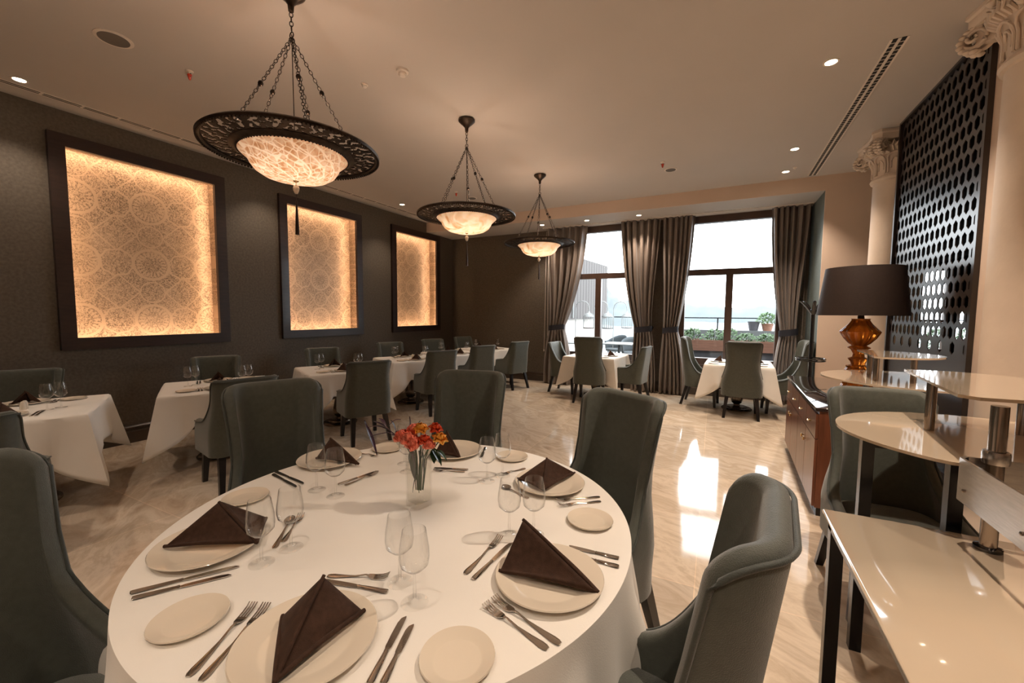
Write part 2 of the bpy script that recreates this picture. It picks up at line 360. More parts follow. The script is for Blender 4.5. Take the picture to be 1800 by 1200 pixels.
# ------------------------------------------------------------------ room shell
struct(MB().box(-.4, -3.2, -.1, 11.6, 8.75, 0).build('floor', 'floor', flat=True))
struct(MB().box(-.4, -3.2, H, 11.6, 8.75, H + .15).build('ceiling', 'ceiling', flat=True))
NI = [(1.735, 3.13), (4.15, 5.51), (6.55, 7.90)]; NZ0, NZ1 = 1.255, 3.235
def wall_with_holes(name, m, fn, a0, a1, z0, z1, holes, t0, t1):
    """wall slab spanning a0..a1, with rectangular openings; fn(a, z, t) -> point"""
    mb = MB(); cuts = sorted({a0, a1} | {h[0] for h in holes} | {h[1] for h in holes}); zs = sorted({z0, z1} | {h[2] for h in holes} | {h[3] for h in holes})
    for i in range(len(cuts) - 1):
        for j in range(len(zs) - 1):
            ca, cz = (cuts[i] + cuts[i + 1]) / 2, (zs[j] + zs[j + 1]) / 2
            if any(h[0] < ca < h[1] and h[2] < cz < h[3] for h in holes): continue
            A, B = fn(cuts[i], zs[j], t0), fn(cuts[i + 1], zs[j + 1], t1)
            mb.box(min(A[0], B[0]), min(A[1], B[1]), min(A[2], B[2]), max(A[0], B[0]), max(A[1], B[1]), max(A[2], B[2]))
    return struct(mb.build(name, m, flat=True))
wall_with_holes('wall_left', 'taupe', lambda a, z, t: (t, a, z), -3.2, YD, 0, H, [(a - .05, b + .05, NZ0 - .05, NZ1 + .05) for a, b in NI], -.22, 0)
WIN = [(2.92, 4.63), (5.38, 7.08)]; WZ0, WZ1 = .60, 3.391
wall_with_holes('wall_back', 'taupe', lambda a, z, t: (a, t, z), 0, XN, 0, H, [(a, b, WZ0, WZ1 - .001) for a, b in WIN], YD, YD + .15)
struct(MB().box(XN, YS + .02, 0, XN + .12, YD, H).build('wall_niche_side', 'sagewall', flat=True))
wall_with_holes('wall_back_right', 'peach', lambda a, z, t: (a, t, z), XN, 8.35, 0, H, [], YS, YS + .02)
struct(MB().box(0, YS, HS, XN, YS + .02, H).build('wall_soffit_fascia', 'peach', flat=True))
struct(MB().box(0, YS + .02, HS, XN, YD, HS + .04).build('ceiling_soffit', 'ceiling', flat=True))
struct(MB().box(0, -3.2, 0, 11.6, -3.1, H).build('wall_front', 'peach', flat=True))
struct(MB().box(11.5, -3.2, 0, 11.6, 8.7, H).build('wall_right', 'peach', flat=True))
# space behind the lattice screen, divided off and coloured near-black to keep it dark
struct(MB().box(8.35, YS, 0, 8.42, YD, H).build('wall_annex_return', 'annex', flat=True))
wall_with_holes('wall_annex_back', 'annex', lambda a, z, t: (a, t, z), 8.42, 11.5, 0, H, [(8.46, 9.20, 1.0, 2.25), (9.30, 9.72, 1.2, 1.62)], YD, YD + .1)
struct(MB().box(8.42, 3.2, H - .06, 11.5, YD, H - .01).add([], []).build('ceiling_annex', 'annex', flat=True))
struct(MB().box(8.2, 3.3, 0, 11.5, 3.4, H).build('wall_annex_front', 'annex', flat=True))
# baseboards
def baseboard(name, pts, m='base'):
    """profile swept on a wall run: list of (x0,y0,x1,y1,nx,ny)"""
    mb = MB()
    for x0, y0, x1, y1, nx, ny in pts:
        prof = [(0, 0), (.028, 0), (.028, .13), (.020, .14), (.020, .155), (.030, .165), (.026, .185), (.012, .20), (0, .205)]
        r0 = [(x0 + nx * p, y0 + ny * p, z) for p, z in prof]; r1 = [(x1 + nx * p, y1 + ny * p, z) for p, z in prof]
        mb.loft([r0, r1])
    return struct(fix(mb.build(name, m, ang=30)))
baseboard('baseboard_left', [(0, -3.1, 0, YD, 1, 0)])
baseboard('baseboard_back', [(0.03, YD, XN, YD, 0, -1)])
baseboard('baseboard_right', [(XN, YS, XS, YS, 0, -1)])
# lit niches: recess lining, patterned panel, LED strips, frame
for i, (a, b) in enumerate(NI):
    mb = MB(); D = -.22; g_ = .05
    mb.box(D, a - g_, NZ0 - g_, 0, a - g_ + .004, NZ1 + g_); mb.box(D, b + g_ - .004, NZ0 - g_, 0, b + g_, NZ1 + g_); mb.box(D, a - g_, NZ0 - g_, 0, b + g_, NZ0 - g_ + .004); mb.box(D, a - g_, NZ1 + g_ - .004, 0, b + g_, NZ1 + g_)
    struct(mb.build('wall_recess_lining', 'damask', flat=True))
    struct(MB().box(D - .03, a - .06, NZ0 - .06, D, b + .06, NZ1 + .06).build('wall_recess_back', 'darkwood', flat=True))
    where = ('nearest the camera', 'in the middle', 'furthest away')[i]
    fr = empty('niche_frame', (0, (a + b) / 2, NZ0), 0, 'dark wooden frame around the lit gold niche ' + where + ' on the left wall', 'frame', 'niche frames on the left wall')
    mb = MB(); w = .125; y0, y1 = a - (a + b) / 2, b - (a + b) / 2; z0, z1 = 0, NZ1 - NZ0
    for (p, q, r_, s_) in ((y0 - w, -w, y1 + w, 0), (y0 - w, z1, y1 + w, z1 + w), (y0 - w, 0, y0, z1), (y1, 0, y1 + w, z1)):
        mb.box(0.001, p, q, .05, r_, s_)
    f = mb.build('moulding', 'darkwood', fr, flat=True)
    pn = MB().box(-.216, y0 - .044, -.044, -.206, y1 + .044, z1 + .044).build('patterned_panel', 'damask', fr, flat=True)
    pn['label'] = 'gold panel printed with rings and medallions'
    for q, (yy0, zz0, yy1, zz1) in enumerate(((y0 - .044, 0, y0 - .034, z1), (y1 + .034, 0, y1 + .044, z1), (y0, z1 + .030, y1, z1 + .042), (y0, -.042, y1, -.030))):
        MB().box(-.012, yy0, zz0, -.004, yy1, zz1).build('led_strip', 'led', fr, flat=True)
# windows: frame, mullion, transom, panes
for i, (a, b) in enumerate(WIN):
    wd = struct(empty('window_%d' % (i + 1), ((a + b) / 2, YD, WZ0)))
    wd['label'] = ('tall brown framed window with timber building behind it', 'tall brown framed window with planter boxes behind it')[i]
    h = (b - a) / 2; t = .10; Z = WZ1 - WZ0; zb = .12; tz0, tz1 = 2.29 - WZ0, 2.40 - WZ0
    MB().box(-h, -.03, 0, -h + t, .09, Z).box(h - t, -.03, 0, h, .09, Z).box(-h + t, -.03, 0, h - t, .09, zb).box(-h + t, -.03, Z - .13, h - t, .09, Z).build('window_frame', 'window', wd, flat=True)
    MB().box(-h + t, -.04, tz0, h - t, .08, tz1).build('transom', 'window', wd, flat=True)
    MB().box(-.06, -.035, zb, .06, .085, tz0).build('mullion', 'window', wd, flat=True)
    MB().box(-h - .02, -.10, -.05, h + .02, .0, .0).build('window_sill', 'window', wd, flat=True)
    for (p, q, r_, s_) in ((-h + t, zb, -.06, tz0), (.06, zb, h - t, tz0), (-h + t, tz1, h - t, Z - .13)):
        MB().add([(p, .03, q), (r_, .03, q), (r_, .03, s_), (p, .03, s_)], [(0, 1, 2, 3)]).build('pane', 'pane', wd, flat=True)
w3 = struct(empty('window_3', (8.83, YD, 1.0))); w3['label'] = 'window glimpsed through the lattice screen'
MB().box(-.37, 0, 0, -.33, .08, 1.25).box(.33, 0, 0, .37, .08, 1.25).box(-.33, 0, 0, .33, .08, .04).box(-.33, 0, .46, .33, .08, .49).build('window_frame', 'window', w3, flat=True)
# ------------------------------------------------------------------ curtains
def curtain(n, xo_t, xi_t, xo_m, xi_m, xo_b, xi_b, y, label, seed):
    """xo outer edge, xi window-side edge; top, tie, bottom"""
    rnd = random.Random(seed); ph = rnd.random() * 6; zt, zm, zb = 3.375, 1.25, .015; nf = n
    def f(s_, t_):
        z = zt + (zb - zt) * t_
        if z > zm:
            k = (zt - z) / (zt - zm); ko = smooth(k) ; ki = k ** 2.1
            xo = xo_t + (xo_m - xo_t) * ko; xi = xi_t + (xi_m - xi_t) * (.25 * k + .75 * ki)
        else:
            k = (zm - z) / (zm - zb); k2 = 1 - (1 - k) ** 2.2
            xo = xo_m + (xo_b - xo_m) * k2; xi = xi_m + (xi_b - xi_m) * k2
        wd = abs(xi - xo); amp = .058 * min(1.2, .55 + .5 * wd / .6) * (1 - .62 * math.exp(-((z - zm) / .12) ** 2))
        w = s_ + .018 * sin(7 * s_ + ph) + .008 * sin(z * 2 + s_ * 9)
        dy = amp * sin(2 * pi * nf * w + ph) + .012 * sin(2 * pi * nf * 2.3 * w + z * 1.2)
        x = xo + (xi - xo) * s_ + .010 * sin(4 * pi * nf * w + ph) * (wd / .6)
        return Vector((x, y + dy, z))
    r = empty('curtain', (0, 0, 0), 0, label, 'curtain', 'tied back curtains at the windows')
    cl = MB().grid(f, 130, 46).build('drape', 'curtain', r, ang=180)
    so = cl.modifiers.new('thickness', 'SOLIDIFY'); so.thickness = .006
    cx, hw = (xo_m + xi_m) / 2, abs(xi_m - xo_m) / 2 + .02
    def tb(u, v):
        a = u * 2 * pi; return Vector((cx + hw * cos(a), y + .075 * sin(a), zm - .055 + .11 * v + .02 * cos(a)))
    MB().grid(tb, 32, 5, cu=True).build('tieback', 'tie', r, ang=180)
    MB().loft([[(xo_m, y + .05, zm - .02), (xo_m, y + .05, zm + .03), (xo_m, y + .06, zm + .03), (xo_m, y + .06, zm - .02)], [(xo_m + (xo_m - xi_m) * .05, YD - .01, zm + .03), (xo_m, YD - .01, zm + .06), (xo_m, YD - .0, zm + .06), (xo_m + (xo_m - xi_m) * .05, YD, zm + .03)]]).build('tie_cord', 'tie', r)
    return r
CY = 8.36
curtain(6, 2.67, 3.56, 2.76, 3.09, 2.62, 3.25, CY, 'taupe curtain left of the left window, nearest the blind cords', 1)
curtain(6, 5.02, 4.28, 4.90, 4.60, 5.00, 4.55, CY, 'taupe curtain right of the left window, behind the white table and its right hand chair', 2)
curtain(6, 5.07, 5.62, 5.13, 5.38, 5.08, 5.55, CY, 'taupe curtain left of the right window, its hem on bare floor', 3)
curtain(6, 7.38, 6.83, 7.27, 7.03, 7.30, 6.93, CY, 'taupe curtain right of the right window, beside the niche corner and coat stand', 4)
struct(MB().box(2.6, 8.30, 3.375, 7.40, 8.44, 3.391).build('trim_curtain_track', 'whitetrim', flat=True))
cr = empty('blind_cord', (2.60, 8.52, 0), 0, 'thin pair of white blind cords hanging on the dark wall left of the curtains', 'cord')
MB().tube([(0, 0, 3.36), (-.01, 0, 2.0), (-.03, 0, .75)], .005, 6).build('cord', 'whitetrim', cr)
MB().tube([(.05, 0, 3.36), (.05, 0, 2.0), (.06, 0, .66)], .005, 6).build('cord', 'whitetrim', cr)
for x, z in ((-.03, .70), (.06, .61)): MB().lathe([(.004, .05), (.010, .045), (.014, .0), (.008, -.006)], 10, (x, 0, z)).build('toggle', 'whitetrim', cr)
cr = empty('blind_cord', (7.36, 8.50, 0), 0, 'thin dark blind cord beside the rightmost curtain', 'cord')
MB().tube([(0, 0, 3.36), (.0, 0, 1.2)], .004, 6).build('cord', 'curtain', cr)
MB().lathe([(.004, .05), (.010, .045), (.012, .0), (.008, -.006)], 10, (0, 0, 1.15)).build('toggle', 'curtain', cr)
# ------------------------------------------------------------------ chairs
def chair(name, W_, Dp, Ht, r, arm, Ls, waist, topw, cornr, label, lean=.13, th=.055):
    """upholstered shell wrapped round a seat: tall back, wings or arms sweeping forward. Faces +y, origin on the floor below the seat centre"""
    t = empty(name, (0, 0, 0), 0, label, 'chair')
    hw = W_ / 2; arc = pi * r / 2; sb = hw - r; tot = sb + arc + Ls; z0 = .325
    def path(s_):
        a = abs(s_); sg = 1 if s_ >= 0 else -1
        if a <= sb: return Vector((sg * a, -Dp / 2, 0)), Vector((0, -1, 0))
        if a <= sb + arc:
            p_ = (a - sb) / r; return Vector((sg * (sb + r * sin(p_)), -Dp / 2 + r - r * cos(p_), 0)), Vector((sg * sin(p_), -cos(p_), 0))
        return Vector((sg * hw, -Dp / 2 + r + (a - sb - arc), 0)), Vector((sg, 0, 0))
    def top(a):
        e = sb + arc * .80
        if a <= e:
            k = max(0, (a - (e - cornr)) / cornr) if cornr > 0 else 0
            return Ht - (1 - sqrt(max(0, 1 - min(1, k) ** 2 * .75))) * cornr
        hh = Ht - (1 - sqrt(.25)) * cornr
        k = (a - e) / (tot - e)
        if name == 'low_chair': f_ = 1 - (1 - min(1, k / .62)) ** 2.4; return hh + (arm - hh) * f_ - .05 * max(0, k - .6)
        kk = min(1, max(0, k - .05) / .55); f_ = .50 * smooth(k / .07) + .50 * (1 - (1 - kk) ** 2.3); return hh + (arm - hh) * f_ - .09 * max(0, k - .5)
    def wz(z):
        if z < .50: return 1.0
        if z < .80: return 1 + (waist - 1) * smooth((z - .50) / .30)
        return waist + (topw - waist) * smooth((z - .80) / (Ht - .80))
    def pos(a, z, off):
        p_, n_ = path(a); k = wz(z); q = p_ + n_ * off
        yb = -Dp / 2
        return Vector((q.x * k, yb + (q.y - yb) * (1 if z < .5 else max(.75, 1)) - lean * max(0, z - .42), z))
    NS, NT = 101, 9
    rings = []; rim = []
    for i in range(NS):
        s_ = -tot + 2 * tot * i / (NS - 1); h = top(abs(s_)); ring = []
        for j in range(NT): z = z0 + (h - .025 - z0) * j / (NT - 1); ring.append(pos(s_, z, 0))
        for a_ in (.25, .5, .75): ring.append(pos(s_, h - .025 + .025 * sin(a_ * pi), -th * (.5 - .5 * cos(a_ * pi))))
        for j in range(NT): z = h - .025 + (z0 + .1 - h + .025) * j / (NT - 1); ring.append(pos(s_, z, -th))
        rings.append(ring); rim.append(pos(s_, h - .018, .004))
    sh = MB(); sh.loft(rings, caps=True); fix(sh.build('shell', 'fabric', t, ang=75))
    MB().tube(rim, .006, 6).build('piping', 'fabric2', t, ang=180)
    # seat cushion
    def ring(k, z):
        out = []
        for j in range(40):
            a_ = 2 * pi * j / 40; ex = .55
            x = (hw - th * .6) * k * (abs(cos(a_)) ** ex) * (1 if cos(a_) >= 0 else -1)
            y = .03 + (Dp / 2 - .005) * k * (abs(sin(a_)) ** ex) * (1 if sin(a_) >= 0 else -1)
            out.append((x, y, z))
        return out
    MB().loft([ring(.93, .315), ring(.99, .33), ring(1, .36), ring(1, .43), ring(.97, .465), ring(.88, .485), ring(.5, .495)]).build('seat', 'fabric', t, ang=60)
    for sx in (-1, 1):
        for yb, yt, xb in ((-Dp / 2 - .03, -Dp / 2 + .06, hw - .05), (Dp / 2 - .02, Dp / 2 - .04, hw - .065)):
            xt = hw - .085; a_, b_ = .027, .019
            MB().loft([[(sx * xb - b_, yb - b_, 0), (sx * xb + b_, yb - b_, 0), (sx * xb + b_, yb + b_, 0), (sx * xb - b_, yb + b_, 0)],
                       [(sx * xt - a_, yt - a_, .34), (sx * xt + a_, yt - a_, .34), (sx * xt + a_, yt + a_, .34), (sx * xt - a_, yt + a_, .34)]]).build('leg', 'blackwood', t, flat=True)
    return t
TALL = chair('wing_chair', .555, .52, 1.16, .16, .57, .30, .80, .90, .09, 'tall sage green wing chair')
LOW = chair('low_chair', .54, .50, .985, .10, .62, .36, .90, .96, .02, 'low sage green dining chair')
def face(x, y, tx, ty): return math.atan2(ty - y, tx - x) - pi / 2
RC = Vector((5.06, 1.215)); RR = .845
def around(deg, dist, label, tw=0):
    a = radians(deg); x, y = RC.x + dist * cos(a), RC.y + dist * sin(a)
    return place(TALL, (x, y, 0), face(x, y, RC.x, RC.y) + radians(tw), label, 'tall wing chairs')
around(174, .885, 'tall sage wing chair at the round table behind the brown napkin left of the flowers', -14)
around(112, .88, 'tall sage wing chair at the round table directly behind the flower vase', -6)
around(46.5, .78, 'tall sage wing chair at the round table, right of the flowers before open shiny floor', 16)
around(-14, .90, 'sage wing chair at front right of the round table, nearest the buffet', 8)
place(TALL, (4.69, .275, 0), radians(20) - pi / 2, 'sage wing chair filling the bottom left corner of the view', 'tall wing chairs')
o = place(TALL, (6.98, 2.79, 0), pi + .06, 'sage wing chair facing the camera between the sideboard and the glass shelves', 'tall wing chairs'); o.scale = (1, 1, .97)
# ------------------------------------------------------------------ tables and cloths
def pedestal(mb_c, mb_b, k=1.0):
    mb_c.lathe([(.05, .70), (.045, .62), (.035, .60), (.034, .45), (.05, .42), (.062, .34), (.085, .22), (.09, .17), (.075, .11), (.045, .085), (.05, .06)], 24)
    mb_b.lathe([(.05, .062), (.15 * k, .05), (.16 * k, .035), (.205 * k, .03), (.215 * k, .022), (.225 * k, .012), (.225 * k, 0)], 40)
SQ = .46
def square_table():
    t = empty('square_table', (0, 0, 0), 0, 'square table', 'table')
    MB().bbox(-SQ, -SQ, .715, SQ, SQ, .748, .006).build('tabletop', 'blackwood', t)
    a, b = MB(), MB(); pedestal(a, b); a.build('column', 'pewter', t); b.build('base', 'pewter', t); return t
def square_cloth(seed):
    rnd = random.Random(seed); ph = [rnd.random() * 6 for _ in range(6)]; N = 128; S = SQ + .012; rr = .012
    def edge(k):
        """point and normal on the square rim, k in 0..4"""
        side = int(k) % 4; q = (k - int(k)) * 2 - 1
        n = [(0, -1), (1, 0), (0, 1), (-1, 0)][side]; tx = [(1, 0), (0, 1), (-1, 0), (0, -1)][side]
        return Vector((n[0] * S + tx[0] * q * S, n[1] * S + tx[1] * q * S, 0)), Vector((n[0], n[1], 0)), Vector((tx[0], tx[1], 0)), (1 - abs(q)) * S, q
    rings = []
    for t_, zz in ((0, 0),): pass
    for k in (.0, .25, .5, .75, .96): rings.append([edge(4 * j / N)[0] * k + Vector((0, 0, .7605)) for j in range(N)])
    rings.append([edge(4 * j / N)[0] * .99 + Vector((0, 0, .759)) for j in range(N)])
    T = 12
    for i in range(T + 1):
        t_ = i / T; ring = []
        for j in range(N):
            p, n, tx, dc, q = edge(4 * j / N)
            c = max(0, 1 - dc / .26); L = .275 + .27 * c ** 1.0
            cor = Vector((1 if p.x > 0 else -1, 1 if p.y > 0 else -1, 0)).normalized()
            out = n * (1 - smooth(c)) + cor * smooth(c)
            fl = (.035 + .11 * c ** 2) * t_ + .012 * t_ * sin(q * 7 + ph[0] + int(4 * j / N)) + .035 * t_ * c * (1 - c) * 4 * sin(ph[1] + q * 9)
            side = -tx * (1 if q > 0 else -1) * .05 * t_ * c * (1 - c) * 3
            r = p + out * (rr + fl) + side; r.z = .752 - L * t_ - .004
            ring.append(r)
        rings.append(ring)
    o = MB().loft(rings, caps=False).build('tablecloth', 'cloth', None, ang=50)
    m = o.modifiers.new('thickness', 'SOLIDIFY'); m.thickness = .003; return o
ST = square_table()
DA = math.atan2(-.43, .90)
TB = [((1.22, 1.02), DA, 'nearest, cut by the left edge of the view'), ((1.36, 2.42), DA, 'second from the camera along the dark left wall'),
      ((1.40, 3.93), DA, 'third along the left wall, between the first two niches'), ((1.38, 5.42), DA, 'fourth along the left wall, between the last niches'),
      ((1.44, 6.62), DA, 'fifth along the left wall, below the furthest niche'), ((1.50, 7.80), DA + .10, 'last along the left wall, nearest the back corner'),
      ((4.03, 7.62), -.06, 'standing before the left window'), ((6.40, 7.62), -.03, 'standing before the right window')]
for i, ((x, y), a, w) in enumerate(TB):
    place(ST, (x, y, 0), a, 'square bronze pedestal table ' + w, 'square tables')
    c = square_cloth(i); c.location = (x, y, 0); c.rotation_euler = (0, 0, a); tag(c, 'white cloth on the square table, ' + w, 'tablecloth', 'square white tablecloths')
# round table
rt = empty('round_table', (RC.x, RC.y, 0), 0, 'large round dining table in the foreground under a white cloth', 'table')
MB().lathe([(RR - .02, .715), (RR - .008, .722), (RR - .008, .74), (RR - .02, .748)], 96).build('tabletop', 'blackwood', rt)
a, b = MB(), MB(); pedestal(a, b, 1.5); a.build('column', 'pewter', rt); b.build('base', 'pewter', rt)
def round_cloth():
    N = 300; rings = []; folds = [(radians(d), w_, a_) for d, w_, a_ in ((-38, .10, .085), (-22, .055, .05), (3, .06, .05), (17, .05, .03), (150, .09, .06), (200, .10, .07), (235, .07, .05), (262, .08, .06), (300, .09, .08), (95, .08, .05), (60, .08, .05), (-60, .1, .06), (120, .06, .04), (180, .05, .03))]
    for k in (0.0001, .3, .6, .85, .97, .99):
        rings.append([Vector((RR * k * cos(2 * pi * j / N), RR * k * sin(2 * pi * j / N), .7605 - (.0008 if k > .985 else 0))) for j in range(N)])
    T = 16
    for i in range(T + 1):
        t_ = i / T; ring = []
        for j in range(N):
            a_ = 2 * pi * j / N; f_ = 0
            for (c, w_, am) in folds:
                d = (a_ - c + pi) % (2 * pi) - pi; f_ += am * math.exp(-(d / w_) ** 2) * smooth(t_ * 1.15)
            f_ += .010 * t_ * sin(11 * a_ + 1) + .014 * t_ * sin(17 * a_ + 3 * sin(2 * a_))
            L = .31 + .03 * sin(4 * a_ + .6); r = RR + .006 + .02 * t_ + f_
            z = .758 - .012 * (1 - cos(min(1, t_ * 8) * pi / 2)) - L * t_
            ring.append(Vector((r * cos(a_), r * sin(a_), z)))
        rings.append(ring)
    o = MB().loft(rings, caps=False).build('tablecloth', 'cloth', None, ang=60, loc=(RC.x, RC.y, 0))
    m = o.modifiers.new('thickness', 'SOLIDIFY'); m.thickness = .003
    return tag(o, 'white cloth hanging in folds over the large round table', 'tablecloth')
round_cloth()
# low chairs along the wall and at the windows
wh = ['at the nearest wall table', 'at the second wall table', 'at the third wall table', 'at the fourth wall table', 'at the fifth wall table', 'at the last wall table']
for i in range(6):
    (x, y), a, w = TB[i]; d = Vector((cos(a), sin(a), 0)); k = (1.12, .95, .92, .84, .82, .80)[i]; e = Vector((-d.y, d.x, 0)); sh = (.10, .10, .05, .05, 0, 0)[i]
    p = Vector((x, y, 0)) + d * k + e * sh; place(LOW, p, face(p.x, p.y, p.x - d.x, p.y - d.y) + (.25 if i == 1 else 0), 'low sage chair, back to the room, ' + wh[i], 'low sage chairs')
    k = (.72, .74, .72, .70, .68, .66)[i]; p = Vector((x, y, 0)) - d * k - e * (.16 if i == 0 else 0); place(LOW, p, face(p.x, p.y, p.x + d.x, p.y + d.y), 'low sage chair against the dark wall, facing inward, ' + wh[i], 'low sage chairs')
place(LOW, (3.42, 7.66, 0), -pi / 2 - .10, 'low sage chair at the left window table, on its left by the blind cords', 'low sage chairs')
place(LOW, (4.70, 7.52, 0), pi / 2 - .12, 'low sage chair at the left window table, on its right by the curtain', 'low sage chairs')
place(TALL, (4.08, 7.05, 0), .10, 'tall sage chair seen from behind at the left window table', 'tall wing chairs')
place(TALL, (6.44, 7.14, 0), -.02, 'tall sage chair seen from behind at the right window table', 'tall wing chairs')
place(TALL, (5.86, 7.76, 0), -pi / 2 - .10, 'tall sage chair at the left side of the right window table', 'tall wing chairs')
place(TALL, (7.03, 7.70, 0), pi / 2 + .08, 'tall sage chair at the right side of the right window table, by the coat stand', 'tall wing chairs')
# ------------------------------------------------------------------ tableware prototypes
def lathe_obj(name, prof, m, n=40): return MB().lathe(prof, n).build(name, m, None, ang=50)
def plate(name, R_, h):
    return lathe_obj(name, [(R_ * .60, 0), (R_ * .62, .004), (R_ * .97, h - .004), (R_, h - .001), (R_ * .985, h + .002), (R_ * .93, h), (R_ * .72, h * .52), (R_ * .66, h * .36), (R_ * .62, h * .30), (R_ * .2, h * .28), (.001, h * .28)], 'china', 56)
CH = tag(plate('dinner_plate', .160, .021), None, 'plate'); SP = tag(plate('side_plate', .086, .014), None, 'plate')
def glass(h=.205, R_=.041, fr=.037):
    o = [(fr, 0), (fr, .0015), (.012, .004), (.0045, .010), (.0038, h * .40), (.007, h * .425), (.022, h * .46), (R_ * .93, h * .54), (R_, h * .64), (R_ * .97, h * .76), (R_ * .86, h * .90), (R_ * .78, h)]
    i = [(r - .0011, z + (.002 if k == 0 else 0)) for k, (r, z) in enumerate(reversed(o[6:]))]
    return tag(MB().lathe(o + i + [(.002, h * .445)], 28).build('wine_glass', 'glass', None, ang=60), None, 'glass')
GL = glass()
def fork(L=.20):
    mb = MB(); pts = []
    n = 9
    prof = [(0, .0060), (.04, .0098), (.10, .0105), (.25, .0078), (.45, .0036), (.62, .0030), (.68, .0046)]
    rings = []
    for t_, w_ in prof:
        y = t_ * L; z = .003 + .007 * math.exp(-((t_ - .60) / .13) ** 2); rings.append([(w_ * cos(2 * pi * k / 8), y, z + .0016 * sin(2 * pi * k / 8)) for k in range(8)])
    mb.loft(rings); h = mb.build('fork', 'steel', None)
    hd = MB(); rings = []
    for t_, w_, z in ((.67, .0045, .008), (.71, .0095, .0050), (.76, .0118, .0030), (.80, .0122, .0028)):
        rings.append([(-w_, t_ * L, z), (w_, t_ * L, z), (w_, t_ * L, z + .0018), (-w_, t_ * L, z + .0018)])
    hd.loft(rings)
    for k in range(4):
        x = -.0106 + k * .00707; w_ = .0016
        hd.loft([[(x - w_, t_ * L, z), (x + w_, t_ * L, z), (x + w_, t_ * L, z + .0018), (x - w_, t_ * L, z + .0018)] for t_, z in ((.795, .0028), (.88, .0040), (.95, .0075), (1.0, .0125))])
    hd.build('tines', 'steel', h, flat=True); return tag(h, None, 'fork')
def knife(L=.23):
    mb = MB(); rings = []
    for t_, w_ in ((0, .0045), (.01, .0078), (.06, .0090), (.30, .0068), (.42, .0052), (.445, .0066), (.46, .0050)): rings.append([(w_ * cos(2 * pi * k / 8), t_ * L, .0048 + .0044 * sin(2 * pi * k / 8)) for k in range(8)])
    h = mb.loft(rings).build('knife', 'steel', None)
    b = MB(); rings = []
    for t_, x0, x1 in ((.455, -.0045, .0045), (.50, -.0075, .0075), (.70, -.0088, .0085), (.88, -.0085, .0080), (.96, -.0050, .0074), (1, .003, .006)):
        rings.append([(x0, t_ * L, .0044), (x1, t_ * L, .0034), (x1, t_ * L, .0056), (x0, t_ * L, .0052)])
    b.loft(rings).build('blade', 'steel', h, flat=True); return tag(h, None, 'knife')
def spoon(L=.19):
    mb = MB(); rings = []
    for t_, w_ in ((0, .0060), (.06, .0100), (.25, .0075), (.5, .0034), (.70, .0032)): rings.append([(w_ * cos(2 * pi * k / 8), t_ * L, .003 + .006 * math.exp(-((t_ - .62) / .14) ** 2) + .0015 * sin(2 * pi * k / 8)) for k in range(8)])
    h = mb.loft(rings).build('spoon', 'steel', None)
    def bw(u, v):
        a_ = u * 2 * pi; r = v; return Vector((.0185 * r * cos(a_), L * .845 + L * .155 * r * sin(a_), .0035 + .007 * r * r))
    b = MB().grid(bw, 20, 6, cu=True).build('bowl', 'steel', h, ang=180); m = b.modifiers.new('t', 'SOLIDIFY'); m.thickness = .0012
    return tag(h, None, 'spoon')
FK, KN, SN = fork(), knife(), spoon()
ZT = .7625
def lay(proto, p0, p1, label, group, L0):
    """piece lying on the cloth from handle end p0 to tip p1 (frame positions)"""
    a = P(*p0, ZT + .002); b = P(*p1, ZT + .004); d = b - a; d.z = 0
    o = place(proto, (a.x, a.y, ZT), math.atan2(d.y, d.x) - pi / 2, label, group); o.scale = (1, max(.72, min(1.12, d.length / L0)), 1) ; return o
# chargers, side plates on the round table
ctr = {}
spots = [('front', (545, 1113)), ('right', (966, 1012)), ('left', (372, 948)), ('back left', (581, 806)), ('behind the flowers', (800, 789)), ('back right', (964, 848))]
ctr = {'front': P(540, 1122, .775), 'right': P(965, 1012, .775), 'left': P(368, 955, .775), 'back left': P(580, 806, .775), 'behind the flowers': P(797, 791, .775), 'back right': P(966, 847, .775)}
desc = {'front': 'at the front edge', 'right': 'at the right, between two fork pairs', 'left': 'at the left edge', 'back left': 'at the back left by the chair', 'behind the flowers': 'just behind the flowers', 'back right': 'at the back right'}
for k, p in ctr.items():
    place(CH, (p.x, p.y, ZT), 0, 'large cream plate with napkin on the round table ' + desc[k], 'dinner plates on the round table')
sp = {'beside two knives, left front': (333, 1086), 'at the bottom edge between knives and forks': (804, 1154), 'at the right below two forks': (1037, 913), 'at the back, left of the vase': (681, 787), 'at the back, right of the flowers': (900, 802), 'at the left behind the brown napkin': (432, 873)}
for k, (u, v) in sp.items():
    p = P(u, v, .772); place(SP, (p.x, p.y, ZT), 0, 'cream side plate on the round table ' + k, 'side plates on the round table')
gl = [((460, 990), 'left glass of the pair beside the left napkin'), ((512, 963), 'right glass of the pair beside the left napkin'), ((557, 861), 'left glass of the pair before the back left napkin'), ((590, 872), 'right glass of the pair before the back left napkin'),
      ((711, 815), 'further glass half hidden behind the vase'), ((716, 829), 'nearer glass hidden behind the vase'), ((856, 846), 'left glass of the pair right of the flowers'), ((883, 836), 'right glass of the pair right of the flowers'),
      ((895, 941), 'left glass of the pair before the back right plate'), ((938, 939), 'right glass of the pair before the back right plate'), ((703, 1023), 'further glass of the pair nearest the camera'), ((729, 1059), 'nearest the camera of all')]
for (u, v), l in gl:
    p = P(u, v, ZT); place(GL, (p.x, p.y, ZT), 0, 'wine glass on the round table, ' + l, 'wine glasses on the round table')
